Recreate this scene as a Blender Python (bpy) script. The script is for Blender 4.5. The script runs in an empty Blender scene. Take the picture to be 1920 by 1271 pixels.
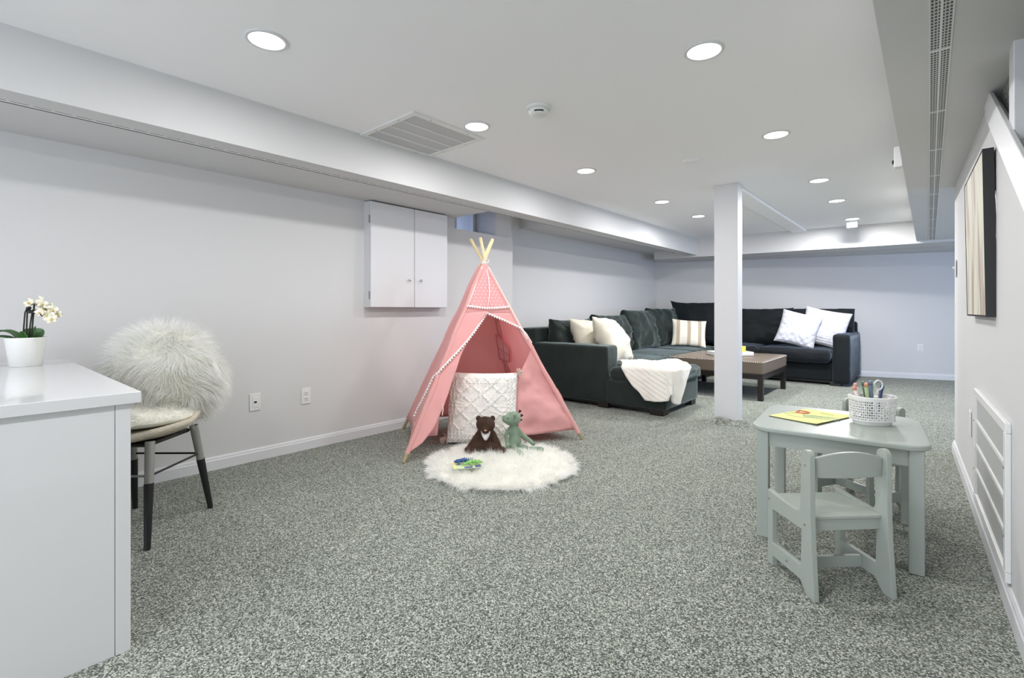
import bpy, bmesh, math, random
from mathutils import Vector, Matrix, noise, Euler
random.seed(7)
S = bpy.context.scene
COL = S.collection
PI = math.pi

# ------------------------------------------------------------------ camera, world, light, exposure
cd = bpy.data.cameras.new('camera'); cam = bpy.data.objects.new('camera', cd); COL.objects.link(cam)
cd.sensor_width = 36; cd.lens = 905/1920*36; cd.shift_y = -53.5/1920; cd.clip_start = .01
YAW = math.atan((1742-960)/905)
cam.location = (0, 0, 1.0); cam.rotation_euler = (PI/2, 0, YAW)
S.camera = cam
S.view_settings.view_transform = 'Standard'; S.view_settings.look = 'None'
S.view_settings.gamma = 1; S.view_settings.use_curve_mapping = False
S.view_settings.exposure = 0.14
LAMP_W = 7.2
BACK_W = 44.0          # added fill light, in an invented glazed opening behind the camera          # each recessed ceiling light
DAY_W = 26.0           # daylight through the side window
w = bpy.data.worlds.new('world'); S.world = w; w.use_nodes = True
w.node_tree.nodes['Background'].inputs[0].default_value = (.50, .62, .98, 1)
w.node_tree.nodes['Background'].inputs[1].default_value = 3.6

def area(name, loc, rot, power, size, sy=None, color=(1, 1, 1), shape='DISK', spread=180):
    l = bpy.data.lights.new(name, 'AREA'); l.energy = power; l.color = color; l.shape = shape
    l.size = size
    if sy: l.size_y = sy
    l.spread = math.radians(spread)
    o = bpy.data.objects.new(name, l); COL.objects.link(o); o.location = loc; o.rotation_euler = rot
    return o
LIGHTS = [(-2.095, .856), (-2.10, 2.099), (-2.10, 3.343), (-2.10, 4.814), (-2.09, 5.833),
          (-.741, 2.135), (-.744, 3.453), (-.722, 4.915), (-.718, 5.94), (-.715, 7.244)]
HIDDEN = [(-2.095, -.6), (-.74, .75), (-.74, -.6), (-2.095, -2.0), (-.74, -2.0), (1.6, 5.6), (1.6, 7.2)]  # the last two, in the side bay, are unseen lamps added to brighten the far area
POWER = dict(zip(LIGHTS, (.8, 1.5, 1.35, 1.5, 2.9, 1.05, .85, 1.4, 4.2, 4.2))); POWER[(1.6, 5.6)] = 2.0; POWER[(1.6, 7.2)] = 4.0; POWER[(-2.095, -.6)] = .5
for x, y in LIGHTS+HIDDEN:
    area('ceiling_lamp_light', (x, y, 2.112), (0, 0, 0), LAMP_W*POWER.get((x, y), 1.4), .12, color=(1, .985, 1.0))
# the glazed doors of the side bay, out of frame to the right of the far room
area('daylight_side_window', (2.95, 6.6, 1.15), (0, PI/2, 0), DAY_W, 1.7, 2.4, color=(.56, .72, 1), shape='RECTANGLE')

area('added_fill_behind', (-1.0, -3.2, 1.0), (PI/2, 0, 0), BACK_W, 2.3, 1.4, color=(1, .98, .93), shape='RECTANGLE')  # made-up window light, added to lift the ceiling and walls

# ------------------------------------------------------------------ materials
def lin(c):
    return tuple((v/255/12.92 if v/255 <= .04045 else ((v/255+.055)/1.055)**2.4) for v in c)+(1,)
MATS = {}
def mat(name, c, rough=.5, metal=0, sheen=0, bump=0, bscale=100, var=0, vscale=5, spec=None, emit=0, sub=0, coat=0):
    if name in MATS: return MATS[name]
    m = bpy.data.materials.new(name); m.use_nodes = True; nt = m.node_tree; n = nt.nodes; L = nt.links
    b = n['Principled BSDF']; col = lin(c)
    b.inputs['Base Color'].default_value = col; b.inputs['Roughness'].default_value = rough
    b.inputs['Metallic'].default_value = metal
    if sheen:
        b.inputs['Sheen Weight'].default_value = sheen; b.inputs['Sheen Roughness'].default_value = .4
        if 'velvet' in name: b.inputs['Sheen Tint'].default_value = (.60, .72, .70, 1) if 'green' in name else (.50, .62, .80, 1)  # bluish sheen paints window light onto the sofa's right run
    if spec is not None: b.inputs['Specular IOR Level'].default_value = spec
    if coat: b.inputs['Coat Weight'].default_value = coat
    if emit:
        b.inputs['Emission Color'].default_value = col; b.inputs['Emission Strength'].default_value = emit
    if sub:
        b.inputs['Subsurface Weight'].default_value = sub; b.inputs['Subsurface Radius'].default_value = (.01, .01, .01)
    tc = n.new('ShaderNodeTexCoord')
    if var:
        t = n.new('ShaderNodeTexNoise'); t.inputs['Scale'].default_value = vscale; t.inputs['Detail'].default_value = 5
        L.new(tc.outputs['Object'], t.inputs['Vector'])
        r = n.new('ShaderNodeValToRGB')
        r.color_ramp.elements[0].position = .3; r.color_ramp.elements[1].position = .7
        r.color_ramp.elements[0].color = tuple(v*(1-var) for v in col[:3])+(1,)
        r.color_ramp.elements[1].color = tuple(min(1, v*(1+var)) for v in col[:3])+(1,)
        L.new(t.outputs['Fac'], r.inputs[0]); L.new(r.outputs[0], b.inputs['Base Color'])
    if bump:
        t = n.new('ShaderNodeTexNoise'); t.inputs['Scale'].default_value = bscale; t.inputs['Detail'].default_value = 4
        L.new(tc.outputs['Object'], t.inputs['Vector'])
        bp = n.new('ShaderNodeBump'); bp.inputs['Strength'].default_value = bump; bp.inputs['Distance'].default_value = .004
        L.new(t.outputs['Fac'], bp.inputs['Height']); L.new(bp.outputs[0], b.inputs['Normal'])
    MATS[name] = m
    return m

def carpet_mat():
    m = bpy.data.materials.new('speckled_carpet'); m.use_nodes = True; nt = m.node_tree; n = nt.nodes; L = nt.links
    b = n['Principled BSDF']; b.inputs['Roughness'].default_value = .95; b.inputs['Specular IOR Level'].default_value = .1
    b.inputs['Sheen Weight'].default_value = .15
    tc = n.new('ShaderNodeTexCoord')
    v = n.new('ShaderNodeTexVoronoi'); v.inputs['Scale'].default_value = 250; v.inputs['Randomness'].default_value = 1
    L.new(tc.outputs['Object'], v.inputs['Vector'])
    sp = n.new('ShaderNodeSeparateColor'); L.new(v.outputs['Color'], sp.inputs[0])
    r = n.new('ShaderNodeValToRGB'); e = r.color_ramp.elements
    e[0].position = 0; e[0].color = lin((54, 58, 54)); e[1].position = 1; e[1].color = lin((216, 217, 207))
    for p, c in ((.25, (86, 93, 84)), (.5, (130, 137, 124)), (.75, (166, 171, 157))):
        k = e.new(p); k.color = lin(c)
    L.new(sp.outputs[0], r.inputs[0])
    no = n.new('ShaderNodeTexNoise'); no.inputs['Scale'].default_value = 1.3; no.inputs['Detail'].default_value = 3
    L.new(tc.outputs['Object'], no.inputs['Vector'])
    mr = n.new('ShaderNodeMapRange'); mr.inputs['From Min'].default_value = .3; mr.inputs['From Max'].default_value = .7
    mr.inputs['To Min'].default_value = .93; mr.inputs['To Max'].default_value = 1.05
    L.new(no.outputs['Fac'], mr.inputs['Value'])
    mx = n.new('ShaderNodeVectorMath'); mx.operation = 'SCALE'
    L.new(r.outputs[0], mx.inputs[0]); L.new(mr.outputs[0], mx.inputs['Scale']); L.new(mx.outputs[0], b.inputs['Base Color'])
    bp = n.new('ShaderNodeBump'); bp.inputs['Strength'].default_value = .7; bp.inputs['Distance'].default_value = .006; bp.invert = True
    L.new(v.outputs['Distance'], bp.inputs['Height']); L.new(bp.outputs[0], b.inputs['Normal'])
    return m

def fur_mat(name, c, trans=.35):
    m = bpy.data.materials.new(name); m.use_nodes = True; nt = m.node_tree; n = nt.nodes; L = nt.links
    n.remove(n['Principled BSDF']); out = n['Material Output']
    d = n.new('ShaderNodeBsdfDiffuse'); t = n.new('ShaderNodeBsdfTranslucent'); mx = n.new('ShaderNodeMixShader')
    d.inputs[0].default_value = lin(c); t.inputs[0].default_value = lin(c); mx.inputs[0].default_value = trans
    L.new(d.outputs[0], mx.inputs[1]); L.new(t.outputs[0], mx.inputs[2]); L.new(mx.outputs[0], out.inputs[0])
    return m

def math_node(n, L, op, a, b=None):
    k = n.new('ShaderNodeMath'); k.operation = op
    for i, v in enumerate((a, b)):
        if v is None: continue
        if isinstance(v, (int, float)): k.inputs[i].default_value = v
        else: L.new(v, k.inputs[i])
    return k.outputs[0]

def dots_mat():
    m = bpy.data.materials.new('pink_cotton_with_white_dots'); m.use_nodes = True; nt = m.node_tree; n = nt.nodes; L = nt.links
    b = n['Principled BSDF']; b.inputs['Roughness'].default_value = .9
    uv = n.new('ShaderNodeTexCoord'); sx = n.new('ShaderNodeSeparateXYZ'); L.new(uv.outputs['UV'], sx.inputs[0])
    q = math_node(n, L, 'MULTIPLY', sx.outputs[1], 1/.03)
    row = math_node(n, L, 'FLOOR', q); fy = math_node(n, L, 'SUBTRACT', math_node(n, L, 'FRACT', q), .5)
    off = math_node(n, L, 'MULTIPLY', row, .5)
    p = math_node(n, L, 'ADD', math_node(n, L, 'MULTIPLY', sx.outputs[0], 1/.032), off)
    fx = math_node(n, L, 'SUBTRACT', math_node(n, L, 'FRACT', p), .5)
    d = math_node(n, L, 'ADD', math_node(n, L, 'MULTIPLY', fx, fx), math_node(n, L, 'MULTIPLY', fy, fy))
    k = math_node(n, L, 'LESS_THAN', d, .022)
    mx = n.new('ShaderNodeMix'); mx.data_type = 'RGBA'; L.new(k, mx.inputs['Factor'])
    mx.inputs['A'].default_value = lin((226, 156, 156)); mx.inputs['B'].default_value = lin((248, 214, 208))
    L.new(mx.outputs['Result'], b.inputs['Base Color'])
    return m

def stripe_mat():
    m = bpy.data.materials.new('cream_and_tan_stripes'); m.use_nodes = True; nt = m.node_tree; n = nt.nodes; L = nt.links
    b = n['Principled BSDF']; b.inputs['Roughness'].default_value = .9
    uv = n.new('ShaderNodeTexCoord'); sx = n.new('ShaderNodeSeparateXYZ'); L.new(uv.outputs['Object'], sx.inputs[0])
    q = math_node(n, L, 'FRACT', math_node(n, L, 'MULTIPLY', math_node(n, L, 'ADD', sx.outputs[0], 1.015), 1/.155))
    k = math_node(n, L, 'LESS_THAN', math_node(n, L, 'ABSOLUTE', math_node(n, L, 'SUBTRACT', q, .5)), .16)
    mx = n.new('ShaderNodeMix'); mx.data_type = 'RGBA'; L.new(k, mx.inputs['Factor'])
    mx.inputs['A'].default_value = lin((238, 233, 218)); mx.inputs['B'].default_value = lin((190, 176, 152))
    L.new(mx.outputs['Result'], b.inputs['Base Color'])
    return m

def grille_mat(name, sx_, sy_, fx_, fy_, slot=(70, 74, 74), body=(206, 207, 203), ax=0, ay=1):
    # rows of slots: cell sizes sx_, sy_ ; slot fractions fx_, fy_
    m = bpy.data.materials.new(name); m.use_nodes = True; nt = m.node_tree; n = nt.nodes; L = nt.links
    b = n['Principled BSDF']; b.inputs['Roughness'].default_value = .6
    uv = n.new('ShaderNodeTexCoord'); sx = n.new('ShaderNodeSeparateXYZ'); L.new(uv.outputs['Object'], sx.inputs[0])
    def cell(o, s, f):
        q = math_node(n, L, 'FRACT', math_node(n, L, 'MULTIPLY', math_node(n, L, 'ADD', o, 50.0), 1/s))
        return math_node(n, L, 'LESS_THAN', math_node(n, L, 'ABSOLUTE', math_node(n, L, 'SUBTRACT', q, .5)), f/2)
    k = math_node(n, L, 'MULTIPLY', cell(sx.outputs[ax], sx_, fx_), cell(sx.outputs[ay], sy_, fy_))
    mx = n.new('ShaderNodeMix'); mx.data_type = 'RGBA'; L.new(k, mx.inputs['Factor'])
    mx.inputs['A'].default_value = lin(body); mx.inputs['B'].default_value = lin(slot)
    L.new(mx.outputs['Result'], b.inputs['Base Color'])
    return m

def art_mat():
    m = bpy.data.materials.new('pale_abstract_painting'); m.use_nodes = True; nt = m.node_tree; n = nt.nodes; L = nt.links
    b = n['Principled BSDF']; b.inputs['Roughness'].default_value = .7
    tc = n.new('ShaderNodeTexCoord'); mp = n.new('ShaderNodeMapping'); mp.inputs['Scale'].default_value = (1, 6, 1.1)
    L.new(tc.outputs['Object'], mp.inputs[0])
    t = n.new('ShaderNodeTexNoise'); t.inputs['Scale'].default_value = 1.6; t.inputs['Detail'].default_value = 8; t.inputs['Distortion'].default_value = .6
    L.new(mp.outputs[0], t.inputs['Vector'])
    r = n.new('ShaderNodeValToRGB'); e = r.color_ramp.elements
    e[0].position = .30; e[0].color = lin((128, 106, 92)); e[1].position = .60; e[1].color = lin((216, 214, 196))
    k = e.new(.42); k.color = lin((184, 170, 156)); k = e.new(.5); k.color = lin((208, 203, 186))
    L.new(t.outputs['Fac'], r.inputs[0]); L.new(r.outputs[0], b.inputs['Base Color'])
    return m

M_WALL = mat('white_wall_paint', (211, 211, 210), .85, bump=.02, bscale=300)
M_CEIL = mat('white_ceiling_paint', (246, 246, 246), .9)
M_TRIM = mat('white_trim_paint', (219, 220, 221), .45)
M_CARPET = carpet_mat()
M_LAMP = mat('lit_diffuser', (255, 252, 244), .5, emit=3.0)
M_LACQ = mat('white_lacquer', (216, 217, 217), .12, coat=.3)
M_PLAS = mat('white_plastic', (228, 229, 226), .4)
M_DARK = mat('dark_slot', (30, 31, 30), .8)
M_METAL = mat('brushed_nickel', (190, 190, 186), .3, metal=1)
M_GREY = mat('satin_grey_metal', (150, 150, 146), .4, metal=.3)
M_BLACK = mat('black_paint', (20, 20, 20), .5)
M_LINEN = mat('beige_woven_linen', (206, 198, 180), .9, bump=.8, bscale=260, var=.15, vscale=220)
M_FURW = fur_mat('ivory_long_fur', (246, 246, 242))
M_FURB = mat('ivory_hide', (225, 223, 208), .9)
M_RUGF = fur_mat('cream_shag_fur', (254, 254, 250), .45)
M_RUGB = mat('cream_hide', (244, 241, 226), .9)
def cotton(name, c, tr):
    m = mat(name, c, .9, bump=.25, bscale=30, sheen=.2); nt = m.node_tree; n = nt.nodes; L = nt.links
    t = n.new('ShaderNodeBsdfTranslucent'); t.inputs[0].default_value = lin(c); mx = n.new('ShaderNodeMixShader'); mx.inputs[0].default_value = tr
    L.new(n['Principled BSDF'].outputs[0], mx.inputs[1]); L.new(t.outputs[0], mx.inputs[2]); L.new(mx.outputs[0], n['Material Output'].inputs[0])
    return m
M_PINK = cotton('pink_cotton', (249, 196, 193), .40)
M_PINKL = mat('pale_pink_piping', (240, 205, 196), .9)
M_PINKW = mat('white_pompoms', (247, 240, 236), .95)
M_PINE = mat('pine_pole', (222, 203, 160), .55, var=.12, vscale=14)
M_SOFA = mat('dark_green_velvet', (36, 44, 41), .75, sheen=.7, var=.18, vscale=6, spec=.25)
M_SOFAD = mat('shaded_bluish_velvet', (27, 31, 33), .8, sheen=.35, var=.15, vscale=5, spec=.2)  # same sofa velvet, with the right run's shade and blue light in its colour
M_ESP = mat('espresso_wood', (34, 29, 27), .35)
M_LEATH = mat('taupe_leather', (112, 100, 88), .38, bump=.12, bscale=120)
M_SAGE = mat('sage_grey_paint', (162, 170, 162), .38)
M_CREAM = mat('cream_fabric', (224, 219, 200), .92, bump=.5, bscale=60, sheen=.3)
M_IVORY = mat('ivory_fabric', (238, 235, 224), .92, bump=.4, bscale=90)
M_WHITEF = mat('white_quilted_fabric', (204, 206, 214), .92, bump=.4, bscale=120)
M_POT = mat('white_ceramic', (226, 227, 222), .35)
M_LEAF = mat('orchid_leaf_green', (52, 92, 40), .4, var=.3, vscale=20)
M_STEM = mat('dark_stem', (40, 46, 30), .6)
M_PETAL = mat('cream_petal', (240, 236, 216), .7, sub=.1)
M_YEL = mat('pale_yellow_paper', (224, 226, 152), .85)
M_BEAR = fur_mat('dark_brown_plush_fur', (104, 76, 58), .1)
M_BEARB = mat('dark_brown_plush', (66, 47, 36), .95, bump=.8, bscale=90)
M_GREEN = mat('sage_green_plush', (126, 146, 124), .95, sheen=.4, bump=.5, bscale=90, var=.12, vscale=25)
M_GREENL = mat('pale_green_plush', (150, 172, 140), .95, sheen=.4, bump=.4, bscale=90)
M_SHEET = mat('sheet_brown', (60, 55, 50), .9)  # plain dark brown, used on no object

# ------------------------------------------------------------------ mesh helpers
def box_vf(x0, y0, z0, x1, y1, z1):
    v = [(x0, y0, z0), (x1, y0, z0), (x1, y1, z0), (x0, y1, z0), (x0, y0, z1), (x1, y0, z1), (x1, y1, z1), (x0, y1, z1)]
    f = [(0, 3, 2, 1), (4, 5, 6, 7), (0, 1, 5, 4), (1, 2, 6, 5), (2, 3, 7, 6), (3, 0, 4, 7)]
    return v, f
class MB:
    """collects shapes that belong to ONE part"""
    def __init__(s): s.v = []; s.f = []; s.uv = None
    def add(s, v, f):
        o = len(s.v); s.v += [tuple(p) for p in v]; s.f += [tuple(i+o for i in q) for q in f]; return s
    def box(s, *a): return s.add(*box_vf(*a))
    def prism(s, poly, a, b, axis=2):
        """poly in the two other axes, extruded from a to b along axis"""
        n = len(poly)
        def mk(p, q):
            c = [p[0], p[1]]; c.insert(axis, q); return tuple(c)
        v = [mk(p, a) for p in poly]+[mk(p, b) for p in poly]
        f = [tuple(range(n))[::-1], tuple(range(n, 2*n))]+[(i, (i+1) % n, n+(i+1) % n, n+i) for i in range(n)]
        return s.add(v, f)
    def tube(s, pts, r, seg=8, caps=True):
        pts = [Vector(p) for p in pts]; n = len(pts); rr = r if isinstance(r, (list, tuple)) else [r]*n
        v = []; f = []; up = None
        for i, p in enumerate(pts):
            d = (pts[min(i+1, n-1)]-pts[max(i-1, 0)]).normalized()
            if up is None:
                up = d.orthogonal().normalized()
            else:
                up = (up-d*up.dot(d)).normalized()
            w_ = d.cross(up)
            for k in range(seg):
                a = 2*PI*k/seg; v.append(p+(up*math.cos(a)+w_*math.sin(a))*rr[i])
        for i in range(n-1):
            for k in range(seg):
                a = i*seg+k; b = i*seg+(k+1) % seg; f.append((a, b, b+seg, a+seg))
        if caps: f.append(tuple(range(seg))[::-1]); f.append(tuple((n-1)*seg+k for k in range(seg)))
        return s.add(v, f)
    def lathe(s, prof, c=(0, 0, 0), seg=32, sx=1, sy=1):
        v = []; f = []
        for r, z in prof:
            for k in range(seg):
                a = 2*PI*k/seg; v.append((c[0]+r*sx*math.cos(a), c[1]+r*sy*math.sin(a), c[2]+z))
        for i in range(len(prof)-1):
            for k in range(seg):
                a = i*seg+k; b = i*seg+(k+1) % seg; f.append((a, b, b+seg, a+seg))
        if prof[0][0] > 1e-6: f.append(tuple(range(seg))[::-1])
        if prof[-1][0] > 1e-6: f.append(tuple((len(prof)-1)*seg+k for k in range(seg)))
        return s.add(v, f)
    def ell(s, c, r, rot=None, seg=16, rings=10):
        v = []; f = []; R = Euler(rot).to_matrix() if rot else None
        for i in range(rings+1):
            t = PI*i/rings
            for k in range(seg):
                a = 2*PI*k/seg
                p = Vector((r[0]*math.sin(t)*math.cos(a), r[1]*math.sin(t)*math.sin(a), r[2]*math.cos(t)))
                if R: p = R @ p
                v.append(p+Vector(c))
        for i in range(rings):
            for k in range(seg):
                a = i*seg+k; b = i*seg+(k+1) % seg; f.append((a, a+seg, b+seg, b))
        return s.add(v, f)
    def build(s, name, m, parent=None, world=True, smooth=False, bevel=0, bseg=2, rem=0, sub=0, solid=0, angle=40):
        off = Vector((0, 0, 0))
        if parent is not None and world:
            q = parent
            while q: off += q.location; q = q.parent
        me = bpy.data.meshes.new(name)
        me.from_pydata([tuple(Vector(p)-off) for p in s.v], [], s.f)
        bm = bmesh.new(); bm.from_mesh(me)
        if smooth: bmesh.ops.remove_doubles(bm, verts=bm.verts, dist=1e-6)
        bmesh.ops.recalc_face_normals(bm, faces=bm.faces)
        bm.to_mesh(me); bm.free()
        me.materials.append(m)
        o = bpy.data.objects.new(name, me); COL.objects.link(o)
        if parent is not None: o.parent = parent
        if smooth or bevel or rem:
            for p in me.polygons: p.use_smooth = True
        if rem:
            k = o.modifiers.new('remesh', 'REMESH'); k.mode = 'VOXEL'; k.voxel_size = rem; k.use_smooth_shade = True
            k = o.modifiers.new('smooth', 'SMOOTH'); k.factor = .5; k.iterations = 6
        if solid:
            k = o.modifiers.new('solid', 'SOLIDIFY'); k.thickness = solid; k.offset = 0
        if bevel:
            k = o.modifiers.new('bevel', 'BEVEL'); k.width = bevel; k.segments = bseg; k.limit_method = 'ANGLE'; k.angle_limit = math.radians(35)
            k.harden_normals = True
        if sub:
            k = o.modifiers.new('sub', 'SUBSURF'); k.levels = sub; k.render_levels = sub
        return o
def fbm(p, sc, oct=3):
    return noise.fractal(Vector(p)*sc, 1.0, 2.0, oct, noise_basis='PERLIN_ORIGINAL')
def thing(name, label, cat, loc=(0, 0, 0), rz=0, group=None, rot=None):
    o = bpy.data.objects.new(name, None); COL.objects.link(o); o.empty_display_size = .1
    o.location = loc; o.rotation_euler = rot if rot else (0, 0, rz)
    o['label'] = label; o['category'] = cat
    if group: o['group'] = group
    return o
def tag(o, label, cat, group=None):
    o['label'] = label; o['category'] = cat
    if group: o['group'] = group
    return o
def struct(o): o['kind'] = 'structure'; return o
def plab(o, l): o['label'] = l; return o
def copy_tree(o, parent=None):
    c = o.copy(); COL.objects.link(c)
    if parent: c.parent = parent
    for ch in list(o.children): copy_tree(ch, c)
    return c
def place(o, loc, rz=0): o.location = loc; o.rotation_euler = (0, 0, rz); return o

def soft_box(sx, sy, sz, r=.04, crown=.02, wr=.006, seed=0, n=14, wsc=9, side=.01, c=(0, 0, 0), creases=None):
    """upholstered block centred on c: rounded, puffed and softly wrinkled"""
    mb = MB(); hx, hy, hz = sx/2, sy/2, sz/2
    def grid(n):
        # denser towards the edges
        return [math.sin(PI/2*(2*i/n-1)) for i in range(n+1)]
    g = grid(n); vid = {}
    V = []; F = []
    def vert(u, v, w_):
        k = (round(u, 5), round(v, 5), round(w_, 5))
        if k in vid: return vid[k]
        p = Vector((u*hx, v*hy, w_*hz))
        q = Vector((max(-hx+r, min(hx-r, p.x)), max(-hy+r, min(hy-r, p.y)), max(-hz+r, min(hz-r, p.z))))
        d = p-q
        if d.length > 1e-9: p = q+d.normalized()*r
        nrm = d.normalized() if d.length > 1e-9 else Vector((0, 0, 0))
        p.z += crown*w_*(1-u*u)*(1-v*v)
        p.x += side*u*(1-v*v)*(1-w_*w_); p.y += side*v*(1-u*u)*(1-w_*w_)
        if wr:
            s_ = Vector((p.x, p.y, p.z))+Vector((seed*3.7, seed*1.3, 0))
            h = fbm(s_, wsc, 3)*wr
            h += wr*.9*(abs(fbm((s_.x*2.2, s_.y*.7, s_.z+9), wsc, 2))**.7-.4)
            p += nrm*h
            if creases:
                for (cx_, cy_, cz_, ang, ln, dp) in creases:
                    pass
        vid[k] = len(V); V.append(p); return vid[k]
    for ax in range(3):
        for sg in (-1, 1):
            for i in range(n):
                for j in range(n):
                    q = []
                    for (a, b) in ((i, j), (i+1, j), (i+1, j+1), (i, j+1)):
                        c3 = [g[a], g[b]]; c3.insert(ax, sg); q.append(vert(*c3))
                    F.append(tuple(q if sg > 0 else q[::-1]))
    mb.add([p+Vector(c) for p in V], F); return mb

def pillow(w_, h, t, seed=0, n=26, pinch=.07, wr=.012, wsc=7, pw=.42, hf=None, ears=.0):
    """scatter cushion in the XZ plane, centred at the origin, bulging along Y"""
    mb = MB()
    for sg in (-1, 1):
        V = []; F = []
        for j in range(n+1):
            for i in range(n+1):
                u = math.sin(PI/2*(2*i/n-1)); v = math.sin(PI/2*(2*j/n-1))
                x = w_/2*u*(1-pinch*(1-v*v)*abs(u)); z = h/2*v*(1-pinch*(1-u*u)*abs(v))
                e = ears*(abs(u*v))**6
                x += e*u; z += e*v
                k = max(0, (1-u*u)*(1-v*v))**pw
                y = t/2*k
                if wr and k > 0:
                    edge = 4*k*(1.15-k)
                    rad = math.atan2(v, u)
                    y += wr*k**.5*fbm((x+seed*5.1, z-seed*2.3, sg*3.3), wsc, 3)*1.2
                    y += wr*.9*edge*abs(fbm((math.cos(rad)*3+seed, math.sin(rad)*3, (u*u+v*v)*.5), 1.7, 2))
                if hf: y += hf(x, z, u, v)*(1 if k > 0 else 0)
                V.append((x, sg*y, z))
        for j in range(n):
            for i in range(n):
                a = j*(n+1)+i; q = (a, a+1, a+n+2, a+n+1)
                F.append(q if sg < 0 else q[::-1])
        mb.add(V, F)
    return mb

def strands(samples, L, wd, droop=.3, jit=.35, seg=3, seed=1, clump=0):
    """samples: (point, normal, comb direction). ribbons that taper to a tip"""
    rnd = random.Random(seed); mb = MB(); V = []; F = []
    for p, nrm, comb in samples:
        p = Vector(p); l = L*(.6+.6*rnd.random())
        d = (Vector(nrm)+Vector(comb)+Vector((rnd.gauss(0, jit), rnd.gauss(0, jit), rnd.gauss(0, jit)))).normalized()
        if clump:
            c = Vector((fbm(p, clump, 1), fbm(p+Vector((7, 3, 1)), clump, 1), fbm(p+Vector((1, 8, 5)), clump, 1)))
            d = (d+c*1.3).normalized()
        side = d.cross(Vector((rnd.gauss(0, 1), rnd.gauss(0, 1), rnd.gauss(0, 1)))).normalized()
        o = len(V); q = p.copy(); dd = d.copy()
        for s in range(seg):
            wv = wd*(1-s/seg)**.7
            V.append(q-side*wv/2); V.append(q+side*wv/2)
            q = q+dd*(l/seg); dd = (dd+Vector((0, 0, -droop/seg))+Vector(comb)*.15).normalized()
        V.append(q)
        for s in range(seg-1):
            a = o+2*s; F.append((a, a+1, a+3, a+2))
        a = o+2*(seg-1); F.append((a, a+1, a+2))
    mb.v = V; mb.f = F
    return mb
def build_raw(mb, name, m, parent, world=True):
    off = Vector((0, 0, 0)); q = parent
    if world:
        while q: off += q.location; q = q.parent
    me = bpy.data.meshes.new(name); me.from_pydata([tuple(Vector(p)-off) for p in mb.v], [], mb.f)
    me.materials.append(m); o = bpy.data.objects.new(name, me); COL.objects.link(o)
    if parent: o.parent = parent
    return o
#==END_HEAD==
# ------------------------------------------------------------------ the room
ZC = 2.13; ZS = 1.87          # ceiling, soffit
XL = -3.40; XR2 = -3.68       # near left wall, far left wall (set back behind a pier)
def bwY(x): return 8.20+.29*(x+3.68)          # back wall
def rwX(y): return .137+.03*(4.62-y)          # near right wall
struct(MB().box(-4.2, -3.3, -.12, 3.2, 10.6, 0).build('floor', M_CARPET))
struct(MB().box(-4.2, -3.3, ZC, 3.2, 10.6, ZC+.1).build('ceiling', M_CEIL))
# left wall: pier with the window well above its ledge
m = MB()
m.box(-4.2, -3.3, 0, XL, 3.10, ZC)
m.box(-4.2, 3.10, 0, XL, 3.944, 1.778)
m.box(-4.2, 3.705, 1.778, XL-.02, 3.944, ZC)
m.box(-4.2, 3.10, 2.09, XL, 3.705, ZC)
m.box(-4.2, 3.944, 0, XR2, 8.9, ZC)
struct(m.build('wall_left', M_WALL))
m = MB(); m.prism([(XR2-.5, bwY(XR2-.5)), (3.2, bwY(3.2)), (3.2, bwY(3.2)+.2), (XR2-.5, bwY(XR2-.5)+.2)], 0, ZC, 2)
struct(m.build('wall_back', M_WALL))
# near right wall with its sloping top under the stair
ya, yb = 4.62, -3.3
out = [(2.95, 0), (2.95, ZC), (2.82, ZC), (2.82, 1.89), (2.80, 1.875), (1.10, .90), (yb, .90), (yb, 0)]
def wall_prism(mb, poly, d0, d1):
    n = len(poly)
    v = [(rwX(y)+d0, y, z) for y, z in poly]+[(rwX(y)+d1, y, z) for y, z in poly]
    f = [tuple(range(n)), tuple(range(n, 2*n))[::-1]]+[(i, n+i, n+(i+1) % n, (i+1) % n) for i in range(n)]
    return mb.add(v, f)
m = MB(); wall_prism(m, out, 0, .022); wall_prism(m, [(ya, 0), (ya, ZC), (2.95, ZC), (2.95, 0)], 0, .09)
struct(m.build('wall_right', M_WALL))
m = MB(); wall_prism(m, [(2.86, 1.868), (2.70, 1.868), (1.05, .86), (1.05, .70), (2.80, 1.79)], -.014, .0)
struct(m.build('trim_1', M_TRIM, bevel=.003))
m = MB(); wall_prism(m, [(2.949, 0), (2.949, ZC), (-3.3, ZC), (-3.3, 0)], .024, .09)
struct(m.build('wall_stair', M_CARPET))
m = MB(); m.prism([(.206, 2.235), (.235, 2.24), (.228, 2.36), (.204, 2.33)], 1.46, ZC, 2)
struct(m.build('trim_2', M_TRIM, bevel=.004))
# walls out of frame: behind the camera and around the side bay
struct(MB().box(-4.2, -3.4, 0, -2.2, -3.25, ZC).box(.2, -3.4, 0, 3.2, -3.25, ZC).box(-2.2, -3.4, 0, .2, -3.25, .33).box(-2.2, -3.4, 1.87, .2, -3.25, ZC).build('wall_behind', M_WALL))  # the opening is invented for the added fill light
m = MB()
m.box(rwX(ya)+.09, ya-.12, 0, 3.2, ya, ZC)
m.box(3.0, ya, 0, 3.2, 5.35, ZC); m.box(3.0, 7.85, 0, 3.2, 10.4, ZC); m.box(3.0, 5.35, 2.0, 3.2, 7.85, ZC); m.box(3.0, 5.35, 0, 3.2, 7.85, .3)
struct(m.build('wall_side_bay', M_WALL))
struct(MB().box(.60, -3.3, 0, .75, ya-.12, ZC).build('wall_stair_far', M_WALL))
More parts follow.
